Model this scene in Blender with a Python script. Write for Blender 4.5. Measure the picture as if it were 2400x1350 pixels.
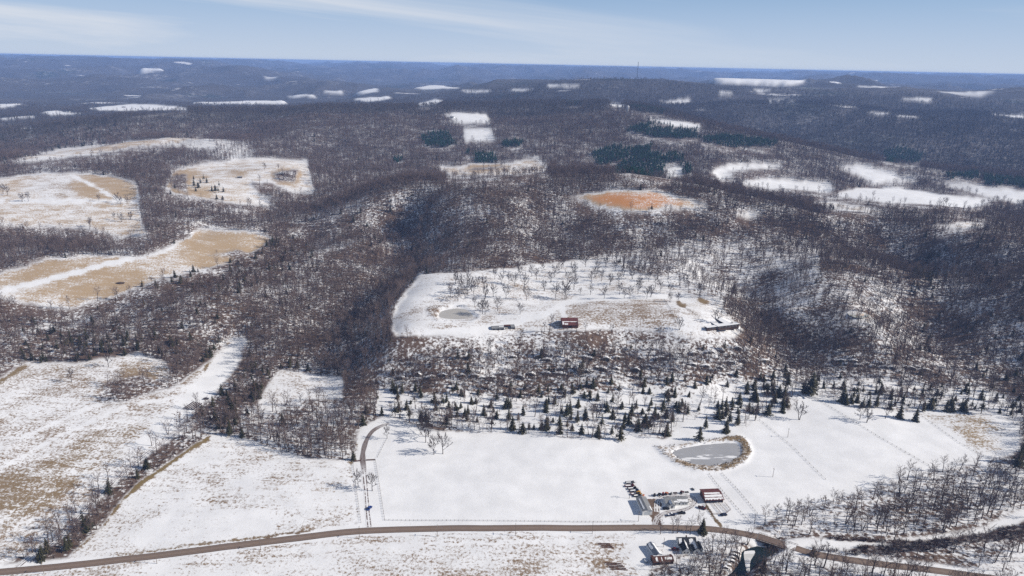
import bpy, bmesh, math, random
import numpy as np
from mathutils import Vector, Matrix

random.seed(7)
rng = np.random.default_rng(11)
for _o in list(bpy.data.objects):
    bpy.data.objects.remove(_o)
scene = bpy.context.scene
COL = scene.collection

# ------------------------------------------------------------------ camera
CAM_H, FOC = 340.0, 1600.0            # metres above the valley floor, focal length in pixels of a 2400 px wide frame
PITCH, ROLL = math.radians(18.16), math.radians(1.15)
F_ = np.array([0, math.cos(PITCH), -math.sin(PITCH)])
U0 = np.array([0, math.sin(PITCH), math.cos(PITCH)])
R0 = np.array([1.0, 0, 0])
R_ = R0 * math.cos(ROLL) + U0 * math.sin(ROLL)
U_ = -R0 * math.sin(ROLL) + U0 * math.cos(ROLL)
cam_data = bpy.data.cameras.new('camera')
cam_data.sensor_width = 36.0
cam_data.lens = 36.0 * FOC / 2400.0
cam_data.clip_start, cam_data.clip_end = 1.0, 250000.0
cam = bpy.data.objects.new('camera', cam_data)
COL.objects.link(cam)
M = Matrix(((R_[0], U_[0], -F_[0], 0), (R_[1], U_[1], -F_[1], 0), (R_[2], U_[2], -F_[2], CAM_H), (0, 0, 0, 1)))
cam.matrix_world = M
scene.camera = cam

# ------------------------------------------------------------------ sky, sun, exposure
CLOUD_X, CLOUD_Y = 3.4, 1.3
SUN_EL = math.radians(31.0)
SUN_AZ = math.radians(95.0)           # clockwise from +Y
world = bpy.data.worlds.new('World')
scene.world = world
world.use_nodes = True
wn, wl = world.node_tree.nodes, world.node_tree.links
wn.clear()
sky = wn.new('ShaderNodeTexSky')
sky.sky_type = 'NISHITA'
sky.sun_disc = False
sky.sun_elevation, sky.sun_rotation = SUN_EL, SUN_AZ
sky.altitude, sky.air_density, sky.dust_density, sky.ozone_density = 300.0, 1.0, 0.4, 4.0
bg = wn.new('ShaderNodeBackground')
bg.inputs['Strength'].default_value = 0.06
out = wn.new('ShaderNodeOutputWorld')
# thin cirrus: streaks on a cloud deck far overhead, by direction
tc = wn.new('ShaderNodeTexCoord')
sep = wn.new('ShaderNodeSeparateXYZ')
wl.new(tc.outputs['Generated'], sep.inputs[0])
azm = wn.new('ShaderNodeMath'); azm.operation = 'ARCTAN2'
wl.new(sep.outputs['X'], azm.inputs[0]); wl.new(sep.outputs['Y'], azm.inputs[1])
tilt = wn.new('ShaderNodeMath'); tilt.operation = 'MULTIPLY_ADD'; tilt.inputs[1].default_value = 0.060   # the streaks sink towards the east
wl.new(azm.outputs[0], tilt.inputs[0]); wl.new(sep.outputs['Z'], tilt.inputs[2])
comb = wn.new('ShaderNodeCombineXYZ')
wl.new(azm.outputs[0], comb.inputs[0]); wl.new(tilt.outputs[0], comb.inputs[1])
mp = wn.new('ShaderNodeMapping')
mp.inputs['Scale'].default_value = (1.5, 17.0, 1)
mp.inputs['Location'].default_value = (CLOUD_X, CLOUD_Y, 0)
wl.new(comb.outputs[0], mp.inputs[0])
cn = wn.new('ShaderNodeTexNoise')
cn.inputs['Scale'].default_value = 1.0; cn.inputs['Detail'].default_value = 8
cn.inputs['Roughness'].default_value = 0.55; cn.inputs['Distortion'].default_value = 0.6
wl.new(mp.outputs[0], cn.inputs[0])
cr = wn.new('ShaderNodeMapRange')
cr.inputs['From Min'].default_value, cr.inputs['From Max'].default_value = 0.47, 0.68
cr.inputs['To Min'].default_value, cr.inputs['To Max'].default_value = 0.0, 0.9
wl.new(cn.outputs[0], cr.inputs[0])
side = wn.new('ShaderNodeMapRange')   # the cirrus veil thins out towards the east
side.inputs['From Min'].default_value, side.inputs['From Max'].default_value = 0.25, -0.30
side.inputs['To Min'].default_value, side.inputs['To Max'].default_value = 0.22, 1.0
wl.new(sep.outputs['X'], side.inputs[0])
veil = wn.new('ShaderNodeMath'); veil.operation = 'MULTIPLY'
wl.new(cr.outputs[0], veil.inputs[0]); wl.new(side.outputs[0], veil.inputs[1])
mixc = wn.new('ShaderNodeMix'); mixc.data_type = 'RGBA'
mixc.inputs[7].default_value = (11.2, 11.5, 12.2, 1)
wl.new(veil.outputs[0], mixc.inputs[0])
low = wn.new('ShaderNodeMapRange'); low.interpolation_type = 'SMOOTHERSTEP'   # haze layer low on the horizon, all the way round
low.inputs['From Min'].default_value, low.inputs['From Max'].default_value = -0.02, 0.26
low.inputs['To Min'].default_value, low.inputs['To Max'].default_value = 1.0, 0.0
wl.new(sep.outputs['Z'], low.inputs[0])
ramp = wn.new('ShaderNodeValToRGB')
ramp.color_ramp.elements[0].position, ramp.color_ramp.elements[0].color = 0.0, (0.57, 0.655, 0.78, 1)
ramp.color_ramp.elements[1].position, ramp.color_ramp.elements[1].color = 1.0, (0.26, 0.48, 0.84, 1)
zz = wn.new('ShaderNodeMath'); zz.operation = 'MULTIPLY'; zz.inputs[1].default_value = 7.5
wl.new(sep.outputs['Z'], zz.inputs[0]); wl.new(zz.outputs[0], ramp.inputs[0])
amp = wn.new('ShaderNodeVectorMath'); amp.operation = 'SCALE'; amp.inputs['Scale'].default_value = 14.3
wl.new(ramp.outputs[0], amp.inputs[0])
mixh = wn.new('ShaderNodeMix'); mixh.data_type = 'RGBA'
wl.new(low.outputs[0], mixh.inputs[0]); wl.new(sky.outputs[0], mixh.inputs[6]); wl.new(amp.outputs[0], mixh.inputs[7])
wl.new(mixh.outputs[2], mixc.inputs[6])
wl.new(mixc.outputs[2], bg.inputs['Color']); wl.new(bg.outputs[0], out.inputs['Surface'])

sun_data = bpy.data.lights.new('sun', 'SUN')
sun_data.energy = 5.0
sun_data.angle = math.radians(0.5)
sun_data.color = (1.0, 0.925, 0.82)
sun = bpy.data.objects.new('sun', sun_data)
COL.objects.link(sun)
SUN_DIR = Vector((math.sin(SUN_AZ) * math.cos(SUN_EL), math.cos(SUN_AZ) * math.cos(SUN_EL), math.sin(SUN_EL)))
sun.rotation_euler = SUN_DIR.to_track_quat('Z', 'Y').to_euler()
sun.location = (800, 300, 900)
vs = scene.view_settings
vs.view_transform, vs.look, vs.gamma, vs.exposure, vs.use_curve_mapping = 'Standard', 'None', 1.0, 0.17, False
scene.cycles.use_denoising = False
scene.cycles.max_bounces, scene.cycles.diffuse_bounces, scene.cycles.glossy_bounces = 4, 2, 2
scene.cycles.volume_bounces = 1
scene.cycles.sample_clamp_indirect = 6.0

# ------------------------------------------------------------------ helpers
def rays(px, py):
    px, py = np.asarray(px, float), np.asarray(py, float)
    d = F_[None] + R_[None] * ((px - 1200) / FOC)[:, None] - U_[None] * ((py - 675) / FOC)[:, None]
    return d / np.linalg.norm(d, axis=1)[:, None]

def project(x, y, z):
    v = np.stack([x, y, np.asarray(z) - CAM_H], -1)
    w = v @ F_
    w = np.where(np.abs(w) < 1e-6, 1e-6, w)
    return 1200 + FOC * (v @ R_) / w, 675 - FOC * (v @ U_) / w

def _hash(ix, iy, seed):
    h = (ix * 374761393 + iy * 668265263 + seed * 974634777) & 0x7fffffff
    h = ((h ^ (h >> 13)) * 1274126177) & 0x7fffffff
    h = ((h ^ (h >> 16)) * 2246822519) & 0x7fffffff
    return (h & 0xffff) / 65535.0

def vnoise(x, y, seed=0):
    fx, fy = np.floor(x), np.floor(y)
    ix, iy = fx.astype(np.int64), fy.astype(np.int64)
    tx, ty = x - fx, y - fy
    tx, ty = tx * tx * (3 - 2 * tx), ty * ty * (3 - 2 * ty)
    a, b = _hash(ix, iy, seed), _hash(ix + 1, iy, seed)
    c, d = _hash(ix, iy + 1, seed), _hash(ix + 1, iy + 1, seed)
    return (a + (b - a) * tx) * (1 - ty) + (c + (d - c) * tx) * ty

def inpoly(px, py, poly):
    poly = np.asarray(poly, float)
    x0, y0 = poly.min(0); x1, y1 = poly.max(0)
    res = np.zeros(px.shape, bool)
    sel = (px >= x0) & (px <= x1) & (py >= y0) & (py <= y1)
    qx, qy = px[sel], py[sel]
    ins = np.zeros(qx.shape, bool)
    n = len(poly)
    for i in range(n):
        ax, ay = poly[i]; bx, by = poly[(i + 1) % n]
        if ay == by: continue
        c = (ay > qy) != (by > qy)
        ins ^= c & (qx < (bx - ax) * (qy - ay) / (by - ay) + ax)
    res[sel] = ins
    return res

def linedist(px, py, pts, wx=1.0):
    best = np.full(px.shape, 1e9)
    x0, y0 = np.min(pts, 0) - 30; x1, y1 = np.max(pts, 0) + 30
    sel = (px >= x0) & (px <= x1) & (py >= y0) & (py <= y1)
    qx, qy = px[sel], py[sel]
    b = np.full(qx.shape, 1e9)
    for (ax, ay), (bx, by) in zip(pts[:-1], pts[1:]):
        ux, uy = bx - ax, by - ay
        t = np.clip(((qx - ax) * ux + (qy - ay) * uy) / (ux * ux + uy * uy + 1e-9), 0, 1)
        b = np.minimum(b, np.hypot(qx - ax - t * ux, qy - ay - t * uy))
    best[sel] = b
    return best

# ------------------------------------------------------------------ terrain: heights at survey points, thin-plate interpolation
# (pixel x, pixel y in the photograph, height in metres): the point where that line of sight meets that height
SURV = """0,1335,0 200,1320,0 400,1300,0 850,1245,0 1300,1240,0 1700,1242,0 2000,1310,0 2400,1400,0 1200,1345,0 600,1340,0
200,1200,1 600,1150,1 1100,1100,1 1500,1060,1 1900,1080,1 2200,1150,0 2330,1050,1 2390,1150,0 1500,1150,0
0,1000,9 250,900,9 0,870,13 400,900,7 550,800,8 700,900,4 620,1000,1 950,1000,3 1300,1000,4 1700,950,6 2000,960,6 2300,960,5 450,990,3 100,1150,4
900,950,5 1100,936,7 1300,930,8 1500,922,9 1700,905,9 1850,895,8
950,870,20 1200,862,22 1500,852,24 1720,835,26
920,792,42 1100,787,45 1350,782,46 1600,788,46 1720,790,42
925,765,41 940,700,44 965,650,46 1060,735,44 1300,700,46 1600,700,46 1690,730,44 1000,640,48 1300,610,52 1600,620,55 1850,600,62
1100,560,66 1300,520,78 1600,540,76 1800,520,84 1000,480,92 1300,470,104 1500,475,108 1650,480,106
920,455,98 1100,421,112 1300,403,121 1500,411,122 1700,445,112 1850,472,103 2000,502,94 2200,528,88 2400,545,80
1150,395,70 1020,400,64 1280,385,76 1450,375,85 1600,400,80
1200,320,112 1250,280,140 1000,262,150 850,258,148 700,262,142 400,272,134 200,290,118 1250,262,156 700,310,108 400,320,104 850,330,92 1000,340,88
720,395,62 830,430,60 760,350,74
0,700,32 300,680,30 600,572,38 300,560,46 0,640,38 450,545,44
0,520,62 200,450,73 330,540,58 330,425,78 0,410,82 100,600,46 250,590,46
500,400,74 680,385,80 735,450,60 560,470,62 600,520,50 450,350,92
60,368,96 300,335,106 500,326,108 100,385,88
830,850,7 805,770,10 868,735,12 893,662,16 930,600,22 975,545,38 760,650,20 735,570,28 735,490,44 840,640,32 860,560,48 800,520,56
500,760,22 600,700,30 450,700,34 300,780,20 100,780,18 650,770,18 720,780,14
1805,770,13 1850,850,7 1765,700,26 1742,775,38 1705,690,47 1830,720,44 1900,650,62 2000,735,50 2050,790,38 1900,760,30 2050,868,13 2150,880,9 1950,860,11
2150,640,30 2165,780,14 2260,880,7 2080,700,46 2250,740,34 2400,950,4 2400,700,60 2350,600,76 2290,560,86 2300,780,30 2400,850,14 2060,620,62
1750,405,74 1850,440,58 2100,452,58 2300,440,54 2000,400,68 2250,480,56 1900,420,60
1450,245,165 1600,275,146 1750,310,124 1900,343,104 2150,400,74 2400,455,52 1600,330,118 1550,370,95 1700,350,108
1850,312,56 2050,345,52 2250,385,44 2400,420,38 2000,300,95 2200,320,95 2400,340,88 1700,262,100
2000,257,150 1850,252,152 2200,265,148 2400,275,145 1700,240,160
1400,195,232 1500,186,252 1550,182,258 1650,182,258 1800,187,255 2000,193,250 2200,199,245 2400,206,240 1650,205,215 1900,214,208 2150,228,200 1800,200,225 2050,212,215 2300,222,210 1700,222,185 2000,238,175 2250,240,180
200,245,62 400,240,62 560,236,64 30,262,70 100,300,66 0,330,74
700,218,72 870,225,90 860,205,100 1020,200,125 1200,205,120 1050,235,108 1350,200,120
0,210,70 300,205,75 550,205,80 150,180,150 400,170,165 300,145,225 100,140,225 600,160,215 900,158,225 1100,162,225 1300,166,222 750,185,110 1000,180,125 1200,185,105 500,190,110"""
# hidden ground: pixel column, distance, height
HID = """1300,1640,84 1100,1640,74 1500,1600,92 1700,1480,84 1850,1400,76 2000,1350,72 2200,1280,70
900,3700,100 700,3700,84 400,3500,74 1200,3800,120 1450,3900,120 300,2500,70 500,2450,72 100,2300,66
1650,3000,88 1850,2600,62 2100,2200,52 2400,1900,42 2000,4300,130 2400,4300,120 1700,4500,130
1550,9000,170 1800,9000,180 2100,9000,170 2400,9000,170 300,25000,215 900,25000,225 1500,25000,238 2100,25000,230
0,60000,225 600,60000,235 1200,60000,240 1800,60000,245 2400,60000,240 1200,110000,240 0,110000,240 2400,110000,240
1500,14000,225 1800,14000,215 2100,14000,220 2400,14000,215 2400,160,0 1200,160,0 0,160,0 600,160,0 1800,160,0
-500,500,4 -500,1000,40 -500,2000,70 -500,5000,70 -500,20000,200 2900,500,0 2900,1000,40 2900,2000,60 2900,5000,160 2900,20000,220 -500,90000,235 2900,90000,235"""
cps = []
for t in SURV.split():
    px, py, z = map(float, t.split(','))
    d = rays([px], [py])[0]
    s = (z - CAM_H) / d[2]
    cps.append((math.atan2(d[0], d[1]), math.log(math.hypot(d[0], d[1]) * s), z))
for t in HID.split():
    px, dd, z = map(float, t.split(','))
    cps.append((math.atan((px - 1200) / FOC / math.cos(PITCH)), math.log(dd), z))
cps = np.array(cps)
n = len(cps)
def tpsk(r2):
    return 0.5 * r2 * np.log(r2 + 1e-12)
K = tpsk((cps[:, None, 0] - cps[None, :, 0]) ** 2 + (cps[:, None, 1] - cps[None, :, 1]) ** 2) + np.eye(n) * 4e-4
Pm = np.c_[np.ones(n), cps[:, :2]]
A = np.block([[K, Pm], [Pm.T, np.zeros((3, 3))]])
wts = np.linalg.solve(A, np.r_[cps[:, 2], 0, 0, 0])

NU = 760
AZ0, AZ1 = -0.80, 0.80
az = np.linspace(AZ0, AZ1, NU)
vl, v = [], math.log(150.0)
while v < math.log(42000.0):
    vl.append(v)
    d = math.exp(v)
    v += 0.006 if d < 370 else min(max(0.0026 * d / 450, 0.0026), 0.014)
vl = np.array(vl)
NV = len(vl)
ca, cv = np.linspace(AZ0, AZ1, 240), np.linspace(vl[0], vl[-1], 420)
gh = np.zeros((420, 240))
for i in range(420):
    r2 = (ca[:, None] - cps[None, :, 0]) ** 2 + (cv[i] - cps[None, :, 1]) ** 2
    gh[i] = tpsk(r2) @ wts[:n] + wts[n] + wts[n + 1] * ca + wts[n + 2] * cv[i]
def bil(g, fi, fj):
    i = np.clip(np.floor(fi).astype(int), 0, g.shape[0] - 2); j = np.clip(np.floor(fj).astype(int), 0, g.shape[1] - 2)
    a, b = np.clip(fi - i, 0, 1), np.clip(fj - j, 0, 1)
    return (g[i, j] * (1 - b) + g[i, j + 1] * b) * (1 - a) + (g[i + 1, j] * (1 - b) + g[i + 1, j + 1] * b) * a
VV, AA = np.meshgrid(vl, az, indexing='ij')
Hh = bil(gh, (VV - cv[0]) / (cv[1] - cv[0]), (AA - AZ0) / (ca[1] - ca[0]))
DD = np.exp(VV)
XX, YY = DD * np.sin(AA), DD * np.cos(AA)
base = Hh.copy()

# ------------------------------------------------------------------ land cover, drawn as outlines over the survey terrain
PX, PY = project(XX, YY, Hh)
el = (Hh - CAM_H) / DD
seen = el >= np.maximum.accumulate(el, axis=0) - 0.0012
wob = np.clip((PY - 120) / 500.0, 0.1, 1.0)
w1 = vnoise(XX / 14, YY / 14, 5) - 0.5 + 0.6 * (vnoise(XX / 45, YY / 45, 6) - 0.5)
w2 = vnoise(XX / 14, YY / 14, 7) - 0.5 + 0.6 * (vnoise(XX / 45, YY / 45, 8) - 0.5)
QX, QY = PX + w1 * 9 * wob, PY + w2 * 5 * wob
w3 = (vnoise(XX / 60, YY / 60, 15) - .5) + .6 * (vnoise(XX / 22, YY / 22, 16) - .5); w4 = (vnoise(XX / 60, YY / 60, 17) - .5) + .6 * (vnoise(XX / 22, YY / 22, 18) - .5)
def pts(s):
    return [tuple(map(float, t.split(','))) for t in s.split()]
# name: outline | bare-grass share
FIELDS = {
 'left_low': ('-60,930 0,888 60,850 180,850 330,828 390,852 402,880 330,905 235,932 285,945 400,908 470,862 545,790 580,790 565,840 540,880 500,925 455,968 400,1018 300,1090 220,1165 120,1262 0,1330 -200,1400 -200,930', .49),
 'mid_left': ('150,1312 240,1232 292,1160 380,1092 490,1016 560,1022 640,1052 740,1075 826,1082 838,1228 600,1268 400,1296', .42),
 'glade': ('600,950 630,905 652,868 720,876 800,884 800,935 700,938 640,962', .42),
 'big': ('826,1082 840,1000 905,975 960,992 1040,1012 1110,1015 1200,1015 1300,1020 1400,1030 1480,1018 1560,1030 1600,985 1690,985 1740,1000 1790,975 1850,962 1880,925 1930,930 2000,955 2140,965 2200,970 2330,960 2392,1010 2385,1060 2330,1082 2160,1112 2030,1150 1900,1190 1850,1205 1795,1228 1740,1250 1500,1240 900,1240 835,1240', .055),
 'south': ('-200,1360 0,1348 400,1306 850,1255 1500,1246 1545,1250 1500,1290 1525,1340 1500,1450 -200,1450', .5),
 'yard': ('1500,1246 1700,1250 1735,1258 1690,1280 1640,1296 1590,1305 1580,1320 1525,1335 1480,1320', .12),
 'bar': ('1845,1256 1900,1262 1960,1262 2010,1268 2070,1272 2092,1279 2040,1285 2092,1297 1990,1292 1900,1283 1860,1272', .03),
 'bar2': ('2080,1262 2160,1258 2240,1248 2300,1232 2345,1215 2400,1190 2440,1180 2440,1205 2380,1228 2310,1246 2220,1262 2130,1268', .08),
 'plateau': ('915,742 950,690 982,640 1060,634 1130,628 1200,622 1280,616 1340,606 1400,610 1440,620 1500,640 1560,650 1610,690 1692,704 1700,742 1745,772 1720,792 1640,795 1580,780 1480,770 1350,775 1200,788 1000,792 925,790', .43),
 'tan_left': ('-80,700 -80,640 0,642 110,607 230,600 340,600 400,577 455,550 470,537 600,545 637,560 605,590 525,622 360,662 240,702 165,722 100,715 0,700', .57),
 'upper_left': ('-80,420 0,415 100,402 262,410 322,430 326,470 332,520 346,550 275,556 200,532 0,526 -80,526', .56),
 'ridge_left': ('20,378 100,356 220,338 420,321 512,325 500,336 330,345 232,362 120,372', .58),
 'farm_left': ('400,402 470,388 535,380 562,370 640,372 720,378 738,455 690,452 640,432 590,432 610,460 650,485 560,480 500,470 440,462 372,440 400,425', .5),
 'farm_thin': ('440,330 520,328 600,352 580,372 500,370 450,358', .14),
 'midfield': ('1020,388 1060,392 1110,382 1200,380 1260,370 1290,402 1200,411 1060,415', .54),
 'orange': ('1336,458 1372,452 1420,446 1540,448 1620,468 1666,488 1600,491 1540,496 1480,497 1400,482', .66),
 'right_a': ('1668,405 1690,392 1740,386 1832,386 1830,396 1740,402 1705,420 1690,424', .06),
 'right_b': ('1738,428 1800,419 1850,421 1940,432 1962,446 1940,452 1825,444 1745,434', .05),
 'right_c': ('1958,384 2020,386 2082,399 2152,420 2140,424 2045,428 2000,406', .05),
 'right_d': ('1950,455 2010,440 2090,438 2150,445 2230,459 2335,468 2290,486 2262,493 2180,481 2075,476 1970,463', .05),
 'right_e': ('2190,424 2260,427 2320,438 2400,448 2480,460 2480,484 2400,478 2320,464 2250,440', .12),
 'right_f': ('1900,474 1960,475 2082,495 2040,502 1960,492', .5),
 'knob_a': ('1716,499 1760,494 1802,505 1756,512', .4),
 'knob_b': ('2180,527 2270,521 2335,531 2250,536', .5),
 'small_pond': ('1978,733 1992,728 2030,733 2050,744 2040,755 2006,758 1986,748', .55),
 'far1': ('825,230 910,223 918,230 860,238', .0), 'far2': ('826,214 885,203 888,216 850,217', .03),
 'far3': ('965,204 1020,197 1078,206 990,208', .0), 'far4': ('452,236 560,234 672,232 668,240 560,241 450,239', .0),
 'far5': ('200,252 250,247 320,244 360,246 440,252 440,258 300,261 235,259', .05), 'far6': ('672,216 735,217 742,220 680,220', 0),
 'far7': ('1158,187 1245,188 1240,192 1170,193', 0), 'far8': ('1198,207 1248,209 1230,213 1200,212', 0), 'far9': ('1282,199 1360,200 1350,204 1286,204', 0),
 'far10': ('1662,182 1780,184 1905,186 1850,193 1780,190 1700,188', 0), 'far11': ('970,246 1022,230 1042,235 1000,252', .05),
 'far12': ('1408,240 1450,241 1478,255 1440,252', .02), 'far13': ('1938,250 2012,251 1990,258', .02), 'far14': ('2026,265 2098,264 2064,272', .02),
 'far15': ('2088,229 2180,228 2185,236 2130,233', .02), 'far16': ('1685,215 1728,219 1690,221', .0), 'far17': ('1040,266 1140,264 1150,290 1085,290 1060,280', .15),
 'far18': ('1765,212 1815,214 1780,218', 0), 'far19': ('-20,242 55,240 30,250 -20,252', .1), 'far20': ('0,274 80,270 85,275 0,280', .05),
 'far21': ('90,258 140,255 150,262 200,268 120,270', .2), 'far22': ('1540,237 1610,231 1630,236 1600,240', .05), 'far23': ('220,137 255,138 250,141', 0), 'far24': ('310,154 390,155 380,161 330,161', 0),
 'far26': ('2290,260 2420,272 2420,280', .1), 'far27': ('1500,276 1640,292 1650,300 1590,302', .2),
 'far28': ('590,236 640,234 640,237 600,238', 0), 'far29': ('280,231 330,230 330,233 285,233', 0), 'far30': ('0,297 80,295 80,299 0,300', .1), 'far31': ('1080,215 1150,213 1150,217 1090,218', 0), 'far32': ('760,211 800,209 800,212 765,213', 0), 'far33': ('1925,187 2060,189 2050,192 1940,191', 0), 'far34': ('2010,204 2120,207 2110,211 2020,209', .05), 'far35': ('2200,212 2330,216 2300,219 2210,216', .05), 'far36': ('1800,235 1870,236 1860,240 1805,239', .1), 'far37': ('620,184 655,185 650,188 625,187', 0), 'far38': ('2100,270 2160,272 2150,276 2105,275', .05), 'far39': ('60,316 90,314 90,319 65,320', .1),
 'sl1': ('1085,300 1150,300 1160,330 1090,330', .25), 'sl2': ('1555,395 1600,392 1600,415 1560,412', .2),
}
forest = np.ones_like(Hh); tan = np.zeros_like(Hh); org = np.zeros_like(Hh); mud = np.zeros_like(Hh); olive = np.zeros_like(Hh)
fieldid = -np.ones(Hh.shape, int)
for k, (nm, (s, t)) in enumerate(FIELDS.items()):
    m = inpoly(QX, QY, pts(s)) & seen
    forest[m] = 0; tan[m] = t; fieldid[m] = k
for nm in ('tan_left', 'upper_left', 'ridge_left', 'farm_left', 'midfield', 'right_f', 'knob_a', 'knob_b'): org[fieldid == list(FIELDS).index(nm)] = .42
org[fieldid == list(FIELDS).index('orange')] = 1.0
FID = {nm: k for k, nm in enumerate(FIELDS)}
# woods left standing inside the fields
for s in ('440,330 520,328 600,352 580,372 500,370 450,358', '505,600 560,590 600,600 560,615', '225,925 260,890 330,880 390,905 300,940 245,945', '640,405 700,398 690,425 650,425', '560,965 640,965 700,940 840,940 842,1000 826,1072 740,1062 640,1040 560,1010',
          '1090,395 1180,388 1180,394 1100,400', '1700,405 1830,396 1830,408 1740,420', '405,412 440,408 440,455 400,440'):
    m = inpoly(QX, QY, pts(s)) & seen
    forest[m] = 1
def blur(m, it=2):
    m = m.astype(float)
    for _ in range(it):
        m[1:-1] = (m[:-2] + 2 * m[1:-1] + m[2:]) / 4
        m[:, 1:-1] = (m[:, :-2] + 2 * m[:, 1:-1] + m[:, 2:]) / 4
    return m
# patches of bare grass (share, and how orange or olive the grass is)
PATCH = [
 ('90,1090 180,1030 260,1005 330,985 300,1040 220,1100 120,1160 0,1200 -40,1200 -40,1130', .74, .1, .25), ('0,1180 120,1140 100,1200 0,1260', .7, .1, .3),
 ('270,860 380,850 410,885 300,905 250,920', .75, .2, .2), ('130,1110 250,1010 420,940 480,960 330,1050 200,1150', .5, .1, .2),
 ('0,860 200,845 330,830 330,845 120,870 0,905', .55, .2, .2),
 ('560,545 637,560 600,600 500,620 430,600 470,560', .84, .5, 0), ('0,650 120,607 330,605 250,640 100,655', .86, .45, 0), ('130,675 300,625 330,650 220,700 200,690', .85, .5, 0), ('420,575 470,540 600,550 560,570 470,580', .85, .5, 0),
 ('180,410 300,415 322,455 300,475 190,470', .86, .45, 0), ('40,430 130,405 190,420 180,460 90,470', .5, .2, 0), ('0,495 200,480 270,500 120,515', .52, .3, 0),
 ('220,340 420,325 380,338 250,352', .75, .45, 0), ('60,366 190,350 230,352 100,372', .5, .4, 0),
 ('400,400 480,392 500,420 420,420', .78, .4, 0), ('375,440 500,440 480,460 560,470 560,480 440,464', .82, .5, 0), ('530,400 600,402 560,416 520,412', .85, .3, 0),
 ('1340,458 1420,447 1500,452 1560,462 1500,475 1480,495 1400,482', .9, 1, 0), ('1500,466 1560,460 1610,474 1560,482 1510,476', .47, 1, 0), ('1560,452 1620,462 1660,482 1630,478', .75, 1, 0), ('1440,486 1520,484 1490,497', .9, 1, 0),
 ('1020,390 1110,383 1250,372 1200,384 1080,398', .62, .5, 0),
 ('545,795 580,792 560,850 520,905 470,955 400,1012 330,1065 290,1075 400,960 480,880 520,830', .12, 0, 0), ('1335,700 1560,702 1580,768 1380,770 1330,745', .62, .1, 0), ('925,700 980,650 1000,690 960,735', .3, .3, 0),
 ('2140,965 2330,960 2392,1010 2385,1060 2330,1080 2230,1020', .5, .2, .3), ('2250,1000 2330,1000 2340,1040 2280,1040', .68, .3, .3),
 ('640,1130 760,1140 770,1190 660,1190', .38, .2, 0), ('420,1180 640,1200 600,1262 400,1290 330,1270', .3, .1, 0),
 ('1000,1300 1100,1285 1200,1340 1000,1345', .46, .1, 0), ('850,1280 1000,1260 1010,1290 860,1300', .45, .2, .1), ('300,1330 800,1290 900,1345 300,1360', .4, .1, 0),
 ('1960,730 2050,735 2060,758 2000,765', .55, .8, 0),
]
for s, t, o, g in PATCH:
    m = inpoly(PX + w3 * 70 * wob, PY + w4 * 26 * wob, pts(s)) & seen & (forest < .5)
    tan[m] = t if t < .45 else .45 + (t - .45) * .7; org[m] = o; olive[m] = g
tan = np.where(forest < .5, blur(tan, 8) / np.maximum(blur(forest < .5, 8), .2), tan); org = blur(org, 4); olive = blur(olive, 4)
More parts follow.
